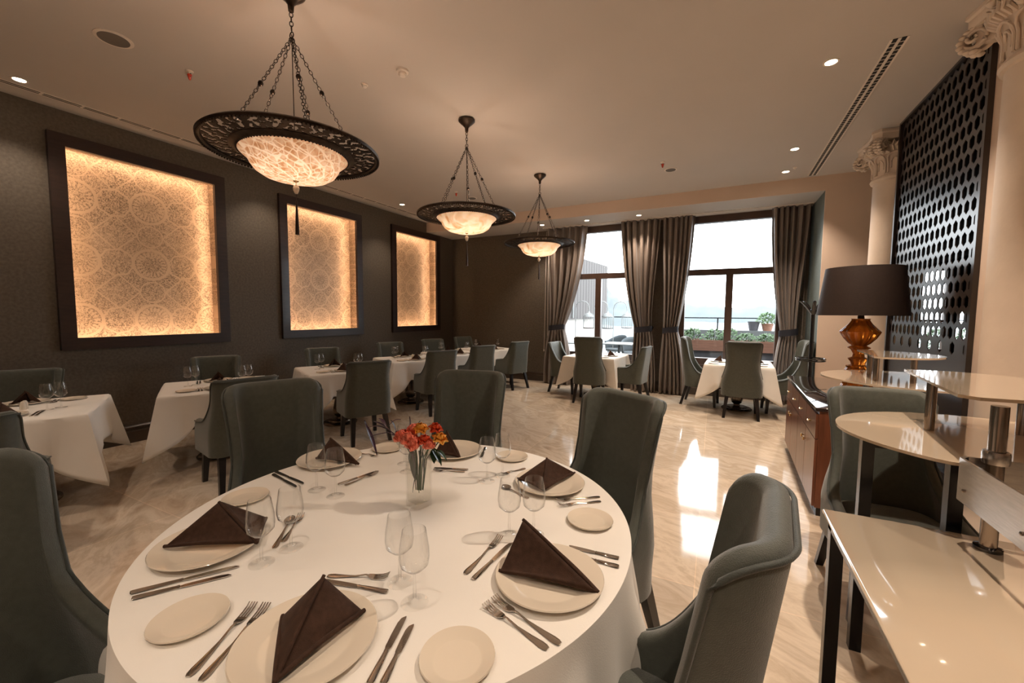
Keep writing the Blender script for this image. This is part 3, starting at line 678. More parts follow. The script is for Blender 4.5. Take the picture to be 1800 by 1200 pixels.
# napkins folded to a tent: ridge from the apex down to F, one wing each side
def napkin(F, W1, W2, h, label, group='folded brown napkins', mid=.12):
    F, W1, W2 = Vector(F), Vector(W1), Vector(W2); z0 = F.z
    mid_ = (W1 + W2) / 2; A = mid_.lerp(F, mid); A.z = z0 + h
    o_ = Vector((A.x, A.y, z0)); F, W1, W2, A = F - o_, W1 - o_, W2 - o_, A - o_
    mb = MB()
    for Wg, s_ in ((W1, 1), (W2, -1)):
        nrm = (F - A).cross(Wg - A).normalized() * s_
        if nrm.dot(Vector((Wg.x, Wg.y, 0)) - (F + A) / 2) < 0: nrm = -nrm
        cen = (F + A + Wg) / 3
        for layer in (0, 1):
            off = nrm * (.0045 * layer * -1.6); k = 1 - .03 * layer
            def fn(u, v, off=off, k=k):
                # u along ridge A->F, v from ridge to wing tip
                q = A.lerp(F, u); w_ = Wg.lerp(A, 0.0)
                p = q.lerp(w_, v)
                b_ = sin(pi * u) * sin(pi * min(1, v * 1.0)) * .010
                base = .006 * sin(pi * v) * (1 if u > .9 else 0)
                rp = cen + (p - cen) * k
                return rp + nrm * b_ + off + Vector((0, 0, base))
            g = MB().grid(fn, 14, 14); mb.add(g.v, g.f)
        # rolled hem along the base edge F-W
        mb.tube([F.lerp(Wg, i / 10) + Vector((0, 0, .004 + .006 * sin(pi * i / 10))) for i in range(11)], .003, 6)
    mb.tube([A.lerp(F, i / 12) + Vector((0, 0, .002 + .004 * sin(pi * i / 12))) for i in range(13)], .0026, 6)
    o = mb.build('folded_napkin', 'napkin', None, ang=70, loc=o_)
    so = o.modifiers.new('thickness', 'SOLIDIFY'); so.thickness = .003
    return tag(o, label, 'napkin', group)
zn = .7725
napkin(P(1051, 1042, zn + .008), P(878, 1005, zn + .008), P(960, 955, zn + .008), .118, 'folded brown napkin on the right hand plate of the round table', mid=-.02)
napkin(P(452, 955, zn + .008), P(289, 962, zn + .008), P(468, 912, zn + .008), .108, 'folded brown napkin on the left hand plate of the round table', mid=.05)
napkin(P(483, 1200, zn + .008), P(640, 1075, zn + .008), P(497, 1085, zn + .008), .098, 'folded brown napkin on the front plate of the round table', mid=-.02)
napkin(P(630, 816, zn + .008), P(556, 806, zn + .008), P(596, 798, zn + .008), .10, 'folded brown napkin on the back left plate of the round table', mid=.1)
napkin(P(808, 804, zn + .008), P(764, 798, zn + .008), P(801, 787, zn + .008), .115, 'folded brown napkin on the plate behind the flowers', mid=.1)
napkin(P(955, 862, zn + .008), P(910, 842, zn + .008), P(1010, 832, zn + .008), .088, 'folded brown napkin on the back right plate of the round table', mid=.05)
g = 'cutlery on the round table'
lay(KN, (229, 1043), (421, 994), 'further of two knives left of the front side plate', g, .23)
lay(KN, (232, 1053), (407, 1009), 'nearer of two knives left of the front side plate', g, .23)
lay(FK, (330, 1190), (446, 1063), 'left of two forks at the front left of the round table', g, .20)
lay(FK, (352, 1198), (473, 1060), 'right of two forks at the front left of the round table', g, .20)
lay(KN, (648, 1205), (711, 1083), 'left of two knives right of the front plate', g, .23)
lay(KN, (672, 1205), (724, 1097), 'right of two knives right of the front plate', g, .23)
lay(FK, (985, 1132), (858, 1045), 'upper of two forks below the right plate', g, .20)
lay(FK, (963, 1141), (853, 1063), 'lower of two forks below the right plate', g, .20)
lay(FK, (817, 1009), (880, 944), 'small fork beside the knife in the middle of the round table', g, .20)
lay(KN, (831, 1019), (900, 953), 'small knife beside the fork in the middle of the round table', g, .23)
lay(FK, (576, 1012), (684, 1014), 'small fork above the front napkin', g, .20)
lay(KN, (682, 1041), (568, 1020), 'small knife above the front napkin', g, .23)
lay(KN, (1088, 982), (1004, 961), 'further of two knives at the right rim of the round table', g, .23)
lay(KN, (1088, 997), (1004, 974), 'nearer of two knives at the right rim of the round table', g, .23)
lay(FK, (1054, 873), (977, 880), 'further of two forks above the right side plate', g, .20)
lay(FK, (1056, 881), (982, 889), 'nearer of two forks above the right side plate', g, .20)
lay(SN, (482, 964), (517, 902), 'spoon behind the left pair of glasses', g, .19)
lay(FK, (497, 953), (530, 905), 'small fork behind the left pair of glasses', g, .20)
lay(KN, (594, 852), (665, 827), 'knife right of the glasses at the back left', g, .23)
lay(FK, (606, 853), (663, 831), 'fork right of the glasses at the back left', g, .20)
lay(KN, (484, 829), (537, 851), 'further of two knives at the back left rim', g, .23)
lay(KN, (480, 834), (522, 856), 'nearer of two knives at the back left rim', g, .23)
lay(FK, (624, 795), (664, 802), 'fork between the back plates, left of the vase', g, .20)
lay(KN, (823, 826), (763, 822), 'knife right of the vase', g, .23)
lay(FK, (817, 829), (762, 827), 'fork right of the vase', g, .20)
lay(SN, (929, 876), (884, 854), 'spoon behind the glasses before the back right plate', g, .19)
lay(FK, (923, 823), (899, 829), 'fork behind the back right plate', g, .20)
lay(KN, (853, 787), (846, 803), 'knife right of the plate behind the flowers', g, .23)
# salt and pepper
def shaker():
    t = empty('salt_shaker', (0, 0, 0), 0, 'shaker', 'shaker')
    MB().lathe([(.017, 0), (.019, .01), (.018, .045), (.015, .058), (.011, .064)], 18).build('body', 'china', t)
    MB().lathe([(.0115, .063), (.010, .067), (.004, .0685)], 14).build('cap', 'china', t); return t
SH = shaker()
# settings on the square tables
names = ['nearest square table at the left edge', 'second square table by the left wall', 'third square table by the left wall', 'fourth square table by the left wall', 'fifth square table by the left wall', 'last square table by the back corner', 'left window table', 'right window table']
ZP = .7625
def setting(C, ang, who, i, full=True, wide=.30):
    """place setting; ang is the direction from the table centre to the diner"""
    d = Vector((cos(ang), sin(ang), 0)); L_ = Vector((-d.y, d.x, 0)) * -1  # diner's left when facing the table
    L_ = Vector((d.y, -d.x, 0)) * -1 if False else Vector((-(-d).y, (-d).x, 0))
    R_ = -L_; tn = names[i]
    def at(fd, fl): p = C + d * fd + L_ * fl; return (p.x, p.y, ZP)
    rz = math.atan2(-d.y, -d.x) - pi / 2
    o = place(CH, at(.285, 0), 0, 'cream plate on the %s, %s' % (tn, who), 'dinner plates on the square tables'); o.scale = (.86, .86, .86)
    z = ZP + .010; c = C + d * .285
    F = c + d * .075; F.z = z; a_ = c - d * .045 + L_ * .085; a_.z = z; b_ = c - d * .045 - L_ * .085; b_.z = z
    napkin(F, a_, b_, .098, 'folded brown napkin on the %s, %s' % (tn, who), 'folded napkins on the square tables')
    if full:
        o = place(SP, at(.30, .27), 0, 'small side plate on the %s, %s' % (tn, who), 'side plates on the square tables')
        for q, (fd, fl) in enumerate(((.13, -.20), (.07, -.265))):
            place(GL, at(fd, fl), 0, '%s wine glass on the %s, %s' % (('inner', 'outer')[q], tn, who), 'wine glasses on the square tables')
        for q, fl in enumerate((-.165, -.19)): place(KN, at(.37, fl), rz, '%s knife on the %s, %s' % (('inner', 'outer')[q], tn, who), 'cutlery on the square tables').scale = (1, .9, 1)
        for q, fl in enumerate((.150, .175)): place(FK, at(.36, fl), rz, '%s fork on the %s, %s' % (('inner', 'outer')[q], tn, who), 'cutlery on the square tables').scale = (1, .9, 1)
for i in range(6):
    (x, y), a, w = TB[i]; C = Vector((x, y, 0))
    setting(C, a, 'on the room side', i); setting(C, a + pi, 'on the wall side', i)
    e = Vector((-sin(a), cos(a), 0))
    for q, s_ in enumerate((-.022, .022)):
        p = C + e * (.05) + Vector((cos(a), sin(a), 0)) * s_; place(SH, (p.x, p.y, ZP), 0, '%s white shaker in the middle of the %s' % (('left', 'right')[q], names[i]), 'salt and pepper shakers')
(x, y), a, w = TB[6]; setting(Vector((x, y, 0)), a, 'on the right', 6, False); setting(Vector((x, y, 0)), a + pi, 'on the left', 6, False); setting(Vector((x, y, 0)), a - pi / 2, 'in front', 6, False)
(x, y), a, w = TB[7]; setting(Vector((x, y, 0)), a, 'on the right', 7, False); setting(Vector((x, y, 0)), a + pi, 'on the left', 7, False); setting(Vector((x, y, 0)), a - pi / 2, 'in front', 7, False)
for i, dx in ((6, .24), (7, .30), (7, -.36)):
    (x, y), a, w = TB[i]; o = place(SP, (x + dx, y - .33, ZP), 0, 'small side plate on the %s, %s of the tall chair' % (names[i], 'right' if dx > 0 else 'left'), 'side plates on the square tables')
# ------------------------------------------------------------------ vase of flowers
VC = Vector((5.068, 1.268, ZT)); VA = radians(-14)
va = empty('flower_vase', VC, VA, 'clear square glass vase holding the flowers at the centre of the round table', 'vase')
def sq(h, z, r=.004):
    h *= 1.15; z *= 1.38
    return [(-h + r, -h, z), (h - r, -h, z), (h, -h + r, z), (h, h - r, z), (h - r, h, z), (-h + r, h, z), (-h, h - r, z), (-h, -h + r, z)]
MB().loft([sq(.031, 0), sq(.033, .004), sq(.035, .175), sq(.0325, .175), sq(.030, .016), sq(.010, .014)]).build('vase_body', 'glass', va, ang=25)
MB().loft([sq(.0296, .017), sq(.0315, .125)]).build('water', 'waterv', va, ang=25)
def petal_fn(L, W_, curl, cup, tw=0):
    def f(u, v):
        w_ = W_ * sin(pi * min(.97, u * .93 + .05)) ** .8 * (v - .5) * 2
        a_ = curl * u; x = w_; y = L * (sin(a_) / max(curl, .01)); z = L * (1 - cos(a_)) / max(curl, .01)
        z2 = cup * (v - .5) ** 2 * 4 * W_
        return Vector((x * cos(tw * u), L * u * cos(a_ * .7) , L * u * sin(a_ * .7) * .6 + z2 + .003 * sin(20 * v + 8 * u)))
    return f
def bloom(kind, rnd):
    mb = MB()
    if kind == 'carnation':
        for k in range(46):
            th = rnd.random() * 2 * pi; el = (k / 46) * 1.35 + .1
            R_ = Matrix.Rotation(th, 4, 'Z') @ Matrix.Rotation(el, 4, 'X'); g = MB().grid(petal_fn(.024, .012, .5, .5), 6, 5)
            mb.add([R_ @ v + Vector((0, 0, .004)) for v in map(Vector, g.v)], g.f)
    else:
        for k in range(12):
            th = k * 2 * pi / 6 + (.5 if k > 5 else 0) + rnd.uniform(-.1, .1); el = (.80 if k < 6 else 1.25) + rnd.uniform(-.12, .12)
            R_ = Matrix.Rotation(th, 4, 'Z') @ Matrix.Rotation(el, 4, 'X'); g = MB().grid(petal_fn(.036 if k < 6 else .034, .017, -.9 if k < 6 else -.5, .6), 8, 6)
            mb.add([R_ @ v for v in map(Vector, g.v)], g.f)
    return mb
bl = [((-.022, -.010, .198), 'carnation', 'coral', 'coral carnation, lowest on the left of the bouquet', 1.55), ((-.008, -.020, .188), 'carnation', 'coral', 'coral carnation hanging over the vase rim', 1.4),
      ((-.045, .0, .203), 'carnation', 'coral', 'coral carnation furthest left, beside the burgundy leaves', 1.35), ((.008, .0, .232), 'lily', 'orange', 'yellow orange bloom at the top left of the bouquet', 1.0),
      ((.048, .006, .232), 'lily', 'red', 'red bloom at the top right of the bouquet', .95), ((.062, -.010, .205), 'lily', 'orange', 'orange bloom furthest right in the bouquet', 1.05),
      ((.022, -.022, .205), 'lily', 'red', 'red and orange bloom in the middle of the bouquet', .9), ((.035, -.028, .190), 'carnation', 'coral', 'coral bloom low on the right over the vase rim', 1.05), ((-.015, .012, .222), 'carnation', 'coral', 'salmon bloom behind the carnations at the upper left', 1.2)]
cx = RT.copy(); cx.z = 0; cx.normalize(); cy = FW.copy(); cy.z = 0; cy.normalize()
def vloc(q): return VC + cx * q[0] * 1.35 + cy * q[1] * 1.3 + Vector((0, 0, q[2] * 1.32 - (.0 if q[2] < .16 else .0)))
for q, kind, m, l, s_ in bl:
    rnd = random.Random(l); s_ = float(s_); p = vloc(q); d = Vector((q[0] * 6, q[1] * 6 - .35, 0)); dirv = (cx * d.x + cy * d.y + Vector((0, 0, 1))).normalized()
    b = bloom(kind, rnd).build('flower', m, None, ang=180); b.rotation_mode = 'QUATERNION'; b.rotation_quaternion = Vector((0, 0, 1)).rotation_difference(dirv); b.location = p; s_ *= 1.22; b.scale = (s_, s_, s_)
    tag(b, l, 'flower', 'blooms in the vase')
    bpy.context.view_layer.update(); inv = b.rotation_quaternion.to_matrix().inverted()
    a0 = inv @ (vloc((q[0] * .2, q[1] * .2, .05)) - p) / s_; a1 = inv @ (vloc((q[0] * .4, q[1] * .4, .15)) - p) / s_
    MB().tube([a0, a1, a1 * .45, Vector((0, 0, 0))], .0022 / s_, 6).build('stem', 'stem', b)
def leaf(base, tip, w_, m, parent=None, droop=.01, name='leaf'):
    base, tip = Vector(base), Vector(tip); d = tip - base; L = d.length; side = d.cross(Vector((0, 0, 1)))
    side = side.normalized() if side.length > 1e-4 else Vector((1, 0, 0)); nr = side.cross(d).normalized()
    def f(u, v): return base + d * u + side * w_ * sin(pi * min(1, u * .96 + .03)) ** .9 * (v - .5) * 2 + nr * (-.25 * w_ * (1 - abs(v - .5) * 2)) + Vector((0, 0, droop * sin(pi * u)))
    return MB().grid(f, 12, 5)
def sprig(label, parts, stem, m, name='leaf_sprig', stemm='purple'):
    r = empty(name, VC, 0, label, 'foliage')
    MB().tube([vloc(q) - VC for q in stem], .0017, 6).build('stem', stemm, r)
    for q0, q1, w_ in parts:
        mb = leaf(vloc(q0) - VC, vloc(q1) - VC, w_ * 1.3, m); mb.build('leaf', m, r, ang=180)
    return r
sprig('burgundy leaf sprig reaching out to the left of the bouquet', [((-.075, .0, .225), (-.138, .01, .262), .007), ((-.09, .0, .238), (-.150, .0, .246), .007), ((-.095, .0, .245), (-.125, .02, .268), .007), ((-.065, .0, .226), (-.082, .0, .268), .006), ((-.08, 0, .222), (-.04, 0, .212), .012), ((-.07, 0, .232), (-.03, 0, .222), .01), ((-.09, 0, .25), (-.055, .01, .268), .006)],
      [(-.01, 0, .10), (-.02, 0, .18), (-.05, 0, .21), (-.10, 0, .245)], 'purple')
sprig('long drooping burgundy leaf at the far left of the bouquet', [((-.155, -.01, .26), (-.118, -.02, .165), .010), ((-.146, -.01, .222), (-.158, -.01, .270), .006)], [(-.01, 0, .12), (-.03, 0, .20), (-.09, -.005, .232), (-.142, -.012, .222)], 'purple')
sprig('upright burgundy leaf behind the blooms', [((-.028, .02, .20), (-.030, .02, .275), .010)], [(0, .01, .05), (-.02, .02, .20)], 'purple')
sprig('dark green leaves among the blooms and inside the vase', [((-.02, .02, .215), (.0, .02, .262), .012), ((-.018, 0, .165), (-.008, -.01, .08), .014), ((.012, .0, .17), (.018, .0, .085), .014), ((-.005, -.01, .11), (-.018, -.01, .045), .006), ((-.02, 0, .175), (-.022, .01, .11), .012), ((.0, .01, .17), (.004, .01, .10), .015), ((.04, 0, .185), (.072, -.02, .135), .012), ((.055, -.01, .18), (.088, -.02, .150), .010), ((.045, 0, .18), (.05, -.02, .14), .012), ((.03, .01, .20), (.085, .01, .195), .012)],
      [(0, 0, .04), (0, .0, .12), (.01, 0, .19)], 'leafdark', stemm='stem')
# ------------------------------------------------------------------ chandeliers
RIMZ = 2.578
def chandelier(bowl, sz, label, x, y):
    t = empty('chandelier', (x, y, RIMZ), 0, label, 'chandelier', 'bronze disc chandeliers')
    hz = H - RIMZ
    MB().lathe([(.004, hz - .14), (.016, hz - .13), (.020, hz - .09), (.045, hz - .06), (.060, hz - .05), (.088, hz - .022), (.088, hz - .008), (.07, hz)], 28).build('canopy', 'bronze', t)
    def link(mb, c, d, s_, turn, r=.0022):
        a = d.orthogonal().normalized(); b_ = d.cross(a); n_ = a * cos(turn) + b_ * sin(turn)
        mb.loop([c + d * s_ * 1.0 * cos(2 * pi * k / 10) + n_ * s_ * .58 * sin(2 * pi * k / 10) for k in range(10)], r, 5)
    mb = MB(); 
    for k in range(4): link(mb, Vector((0, 0, hz - .15 - k * .028)), Vector((0, 0, 1)), .018, k * pi / 2, .003)
    mb.loop([Vector((.018 * cos(2 * pi * k / 12), 0, hz - .275 + .018 * sin(2 * pi * k / 12))) for k in range(12)], .0035, 6)
    mb.build('ring', 'iron', t)
    topz = hz - .29
    for k in range(5):
        a = radians(47 + 72 * k); e = Vector((.385 * cos(a), .385 * sin(a), .02)); s0 = Vector((0, 0, topz)); d = (e - s0); n = int(d.length / .026); dn = d.normalized()
        mb = MB()
        for q in range(n): link(mb, s0 + d * ((q + .5) / n), dn, .0155, (q % 2) * pi / 2)
        c = mb.build('chain', 'iron', t)
        MB().lathe([(.003, -.018), (.012, -.012), (.016, 0), (.012, .012), (.003, .018)], 12, s0 + d * (.52 if k % 2 else .44)).build('bead', 'iron', c)
    MB().tube([(0, 0, topz + .02), (0, 0, .02)], .003, 6).build('cable', 'iron', t)
    # pierced rim: scrolling openings between solid borders
    NA, NR = 420, 19; r0, r1 = .362, .503
    def solid(i, j):
        if j in (0, NR - 1): return True
        th = 2 * pi * (i + .5) / NA; v = (j + .5) / NR; ph = 26 * th
        a_ = sin(ph + 2.4 * sin(2 * pi * v)) * cos(3 * pi * v + .4 * sin(ph)); b_ = sin(2 * ph + 6 * v + 1.2 * sin(4 * pi * v)); c_ = sin(1.5 * ph - 9 * v)
        return not (a_ * .9 + b_ * .55 + .35 * c_ > .16)
    vs = []; fs = []
    def zz(r): return .012 + (r - .36) * .10
    for i in range(NA):
        for j in range(NR + 1):
            r = r0 + (r1 - r0) * j / NR; th = 2 * pi * i / NA; vs.append((r * cos(th), r * sin(th), zz(r)))
    for i in range(NA):
        for j in range(NR):
            if solid(i, j): k = (i + 1) % NA; fs.append((i * (NR + 1) + j, k * (NR + 1) + j, k * (NR + 1) + j + 1, i * (NR + 1) + j + 1))
    o = MB().add(vs, fs).build('pierced_rim', 'bronze', t, flat=True); m = o.modifiers.new('t', 'SOLIDIFY'); m.thickness = .005
    def rp(prof, name, m='bronze'):
        mb = MB(); n = 72; rings = [[(r * cos(2 * pi * j / n), r * sin(2 * pi * j / n), z) for j in range(n)] for r, z in prof + [prof[0]]]
        return fix(mb.loft(rings, caps=False).build(name, m, t))
    rp([(.500, .020), (.505, .034), (.520, .036), (.530, .026), (.526, .012), (.510, .010)], 'outer_border')
    rp([(.318, .000), (.322, .018), (.345, .030), (.366, .020), (.366, .010), (.345, .004), (.332, -.010), (.320, -.010)], 'inner_border')
    for rr_, nn, br in ((.522, 150, .0065), (.325, 100, .0055)):
        mb = MB()
        for k in range(nn):
            a = 2 * pi * k / nn; c = (rr_ * cos(a), rr_ * sin(a), .008 if rr_ > .4 else -.010)
            mb.lathe([(.001, -br), (br * .8, -br * .55), (br, 0), (br * .8, br * .55), (.001, br)], 6, c)
        mb.build('outer_beading' if rr_ > .4 else 'inner_beading', 'bronze', t)
    out = [(.318, .004), (.322, -.010), (.300, -.030), (.275, -.052), (.262, -.080), (.240, -.112), (.195, -.142), (.130, -.160), (.05, -.166), (.002, -.167)]
    inn = [(max(.001, r - .006), z + .007) for r, z in reversed(out)]
    bo = MB(); n = 64; rings = [[(r * cos(2 * pi * j / n), r * sin(2 * pi * j / n), z) for j in range(n)] for r, z in out + inn]; bo.loft(rings, caps=False)
    ob = fix(bo.build('glass_bowl', bowl, t)); ob['label'] = 'glowing amber glass bowl'
    MB().lathe([(.002, -.176), (.012, -.172), (.022, -.164), (.006, -.160)], 16).build('bottom_cap', 'brass', t)
    MB().lathe([(.004, -.19), (.014, -.198), (.020, -.212), (.018, -.228), (.011, -.245), (.005, -.250)], 14).tube([(0, 0, -.17), (0, 0, -.25)], .002, 6).build('finial', 'crystal', t, ang=20)
    ts = MB().tube([(0, 0, -.25), (0, 0, -.31)], .002, 6)
    ts.lathe([(.003, -.290), (.006, -.300), (.005, -.315), (.006, -.33), (.010, -.42), (.013, -.515), (.002, -.518)], 12); ts.build('tassel', 'darkwood', t)
    light('chandelier_bulb', 'POINT', (x, y, RIMZ + .05), E_PEND, WARM2, shadow_soft_size=.05)
    return t
chandelier('bowl1', 1, 'nearest and largest looking bronze chandelier, its amber bowl etched with spirals', 3.60, 1.80)
chandelier('bowl2', 1, 'middle bronze chandelier with a glowing alabaster bowl', 3.64, 3.77)
chandelier('bowl2', 1, 'furthest bronze chandelier, hanging before the dark back wall and curtain', 3.65, 5.71)
# ------------------------------------------------------------------ ceiling fittings
def downlight(x, y, z, label, aim=None, e=1.0):
    t = empty('downlight', (x, y, z), 0, label, 'downlight', 'recessed downlights')
    n = 24; mb = MB(); pr_ = [(.055, 0), (.055, -.004), (.047, -.005), (.041, -.002)]
    mb.loft([[(r * cos(2 * pi * j / n), r * sin(2 * pi * j / n), zz_) for j in range(n)] for r, zz_ in pr_], caps=False); fix(mb.build('trim_ring', 'whitetrim', t))
    MB().lathe([(.041, -.0005), (.041, -.003), (.001, -.003)], 20).build('lens', 'downglow', t)
    s_ = light('downlight_beam', 'SPOT', (x, y, z - .02), E_DOWN * e, WARM2, shadow_soft_size=.03, spot_size=radians(100), spot_blend=.7)
dl = [(.462, 1.354, 'above the left wall at the far left of the ceiling'), (.62, 6.10, 'above the furthest niche'), (6.85, 4.27, 'brightest, at the upper right of the ceiling'), (6.86, 6.24, 'middle one of the row left of the vent'), (6.87, 7.15, 'last one of the row, nearest the window soffit')]
for x, y, l in dl: downlight(x, y, H, 'small round recessed downlight ' + l, e=.45 if x < 1 else 1.6)
for x, l in ((2.72, 'left one above the furthest chandelier'), (3.68, 'middle one'), (4.68, 'right one above the curtains')): downlight(x, 7.98, HS, 'small recessed downlight in the window soffit, ' + l, e=.8)
# unseen downlights: some continue visible rows, others are added to brighten the table
for x, y, e in ((.46, 3.75, .35), (5.2, .35, .4), (5.1, -1.6, 1), (6.9, -.6, 1), (6.85, 2.3, 2.3), (9.3, 1.2, 1), (3.2, -.3, .7), (1.4, -.8, .8)):
    downlight(x, y, H, 'unseen round downlight, one of a set mostly added to brighten the table', e=e)
def disc(name, x, y, z, prof, m, label, cat, group=None, inner=None):
    t = empty(name, (x, y, z), 0, label, cat, group); n = 32
    MB().lathe(prof, n).build('rim', m, t)
    if inner: MB().lathe(inner[0], n).build(inner[2], inner[1], t)
    return t
for x, y, r, l in ((1.958, 1.493, .115, 'large round grey ceiling speaker with white rim, top left'), (5.405, 6.335, .085, 'round ceiling speaker near the window soffit'), (2.065, 6.316, .085, 'round ceiling speaker seen behind the middle chandelier')):
    disc('ceiling_speaker', x, y, H, [(r, 0), (r, -.004), (r * .86, -.007)], 'whitetrim', l, 'speaker', 'ceiling speakers', ([(r * .82, -.003), (r * .8, -.009), (.001, -.010)], 'grey', 'grille'))
for x, y, l in ((1.989, 1.974, 'red sprinkler head left of the nearest chandelier'), (5.341, 5.985, 'red sprinkler head beside the round ceiling speaker on the right'), (2.027, 5.877, 'red sprinkler head behind the middle chandelier')):
    t = empty('sprinkler', (x, y, H), 0, l, 'sprinkler', 'sprinkler heads')
    MB().lathe([(.030, 0), (.030, -.004), (.012, -.010), (.010, -.022)], 16).build('flange', 'whitetrim', t)
    MB().lathe([(.008, -.02), (.018, -.03), (.008, -.070), (.003, -.075)], 12).build('bulb', 'sprink', t)
    MB().box(-.022, -.003, -.030, .022, .003, -.024).box(-.014, -.003, -.05, -.010, .003, -.02).box(.010, -.003, -.05, .014, .003, -.02).build('deflector', 'iron', t)
for x, y, s_, l in ((3.64, 2.79, 1, 'white smoke detector on the ceiling between the first two chandeliers'), (3.185, 2.796, .62, 'small white sensor left of the smoke detector'), (6.96, 7.0, .5, 'tiny sensor on the ceiling near the end of the right vent')):
    t = empty('smoke_detector', (x, y, H), 0, l, 'detector')
    MB().lathe([(.050 * s_, 0), (.050 * s_, -.016 * s_), (.040 * s_, -.020 * s_)], 24).build('base', 'whitetrim', t)
    MB().lathe([(.032 * s_, -.020 * s_), (.034 * s_, -.036 * s_), (.024 * s_, -.048 * s_), (.001, -.050 * s_)], 24).build('sensor_head', 'whitetrim', t)
def vent(name, x0, y0, x1, y1, z, label, gap, w=.022, nseg=40):
    """slot diffuser: white frame flush with the ceiling, two dark slots crossed by fins"""
    t = empty(name, (0, 0, z), 0, label, 'vent', 'ceiling slot vents'); a = Vector((x0, y0, 0)); b = Vector((x1, y1, 0)); d = (b - a); L = d.length; d.normalize(); n = Vector((-d.y, d.x, 0))
    def bar(o0, o1, z0, z1, m, nm, s0=0, s1=1):
        p = [a + d * L * s0 + n * o0, a + d * L * s1 + n * o0, a + d * L * s1 + n * o1, a + d * L * s0 + n * o1]
        return [(q.x, q.y, z0) for q in p], [(q.x, q.y, z1) for q in p]
    fr = MB()
    for o0, o1 in ((-gap / 2 - w - .016, -gap / 2 - w), (-gap / 2, gap / 2), (gap / 2 + w, gap / 2 + w + .016)): fr.loft(list(bar(o0, o1, -.004, -.0002, 0, 0)))
    fr.build('frame', 'whitetrim', t, flat=True)
    sl = MB(); fn = MB()
    for o0 in (-gap / 2 - w, gap / 2):
        sl.loft(list(bar(o0, o0 + w, -.0043, -.0004, 0, 0)))
        for k in range(nseg): fn.loft(list(bar(o0, o0 + w, -.0052, -.0044, 0, 0, (k + (.86 if w > .025 else .93)) / nseg, (k + 1) / nseg)))
    sl.build('slot', 'slot', t, flat=True); fn.build('fins', 'whitetrim', t, flat=True); return t
vent('slot_vent', 7.235, 4.13, 7.235, 7.50, H, 'long black slot vent in the ceiling on the right', .022, .030, 60)
vent('slot_vent', .30, -1.0, .30, 7.45, H, 'very long thin slot vent along the left wall', .016, .020, 30)
vent('slot_vent', 2.65, 8.26, 6.78, 8.26, HS, 'slot vent in the soffit just before the curtains', .012, .008, 60)
# ------------------------------------------------------------------ lattice screen
def screen():
    y0, y1, z1 = 4.215, 5.937, H; t = empty('lattice_screen', (XS, (y0 + y1) / 2, 0), 0, 'tall black lattice screen pierced with elongated hexagons, between the two columns', 'screen')
    yc = (y0 + y1) / 2; fw = .035; Y0, Y1 = y0 + fw - yc, y1 - fw - yc; zb = 1.295
    pw = (Y1 - Y0) / 16; pz = .1215; a_, b_ = .040, pz - .040; ha, hb, hw = .027, .055, .036
    def cl(p, lo): return (max(Y0, min(Y1, p[0])), max(lo, min(z1 - .02, p[1])))
    F = MB(); T = .007
    def put(o, i):
        n = len(o)
        for k in range(n):
            q = [o[k], o[(k + 1) % n], i[(k + 1) % n], i[k]]
            if len(set((round(x, 5), round(z, 5)) for x, z in q)) < 3: continue
            F.loft([[(-T / 2, x, z) for x, z in q], [(T / 2, x, z) for x, z in q]])
    rows = int((z1 - zb) / pz) + 2
    for r in range(rows):
        for c in range(18):
            cy_ = Y0 + (c + (0 if r % 2 else .5)) * pw; cz = zb + r * pz
            if cy_ - pw / 2 > Y1 - .001: continue
            o = [(cy_ - pw / 2, cz - a_), (cy_, cz - b_), (cy_ + pw / 2, cz - a_), (cy_ + pw / 2, cz + a_), (cy_, cz + b_), (cy_ - pw / 2, cz + a_)]
            i = [(cy_ - hw, cz - ha), (cy_, cz - hb), (cy_ + hw, cz - ha), (cy_ + hw, cz + ha), (cy_, cz + hb), (cy_ - hw, cz + ha)]
            lo = zb - b_
            if r == 0 and c % 2: i = [(cy_ + (x - cy_) * .02, cz + (z - cz) * .02) for x, z in i]
            o = [cl(p, lo) for p in o]; i = [cl(p, lo) for p in i]
            put(o, i)
    F.build('lattice', 'screen', t, flat=True)
    # zig-zag lower edge of the lattice meets the solid panel
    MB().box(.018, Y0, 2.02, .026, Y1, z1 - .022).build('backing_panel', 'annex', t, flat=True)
    MB().box(-T / 2 + .001, Y0, .30, T / 2 - .001, Y1, zb - b_ + .001).build('lower_panel', 'screen', t, flat=True)
    z_ = MB()
    for c in range(17):
        cy_ = Y0 + (c + .5) * pw; q = [(cy_ - pw / 2 - pw / 2, zb - b_), (cy_, zb - b_), (cy_ - pw / 2, zb - a_)]
        q = [(max(Y0, min(Y1, x)), z) for x, z in q]; z_.loft([[(-T / 2, x, z) for x, z in q], [(T / 2, x, z) for x, z in q]])
    z_.build('lower_points', 'screen', t, flat=True)
    MB().box(-.03, y0 - yc, 0, .03, Y0, z1).box(-.03, Y1, 0, .03, y1 - yc, z1).box(-.03, Y0, z1 - .022, .03, Y1, z1).box(-.03, Y0, 0, .03, Y1, .30).build('frame', 'screen', t, flat=True)
screen()
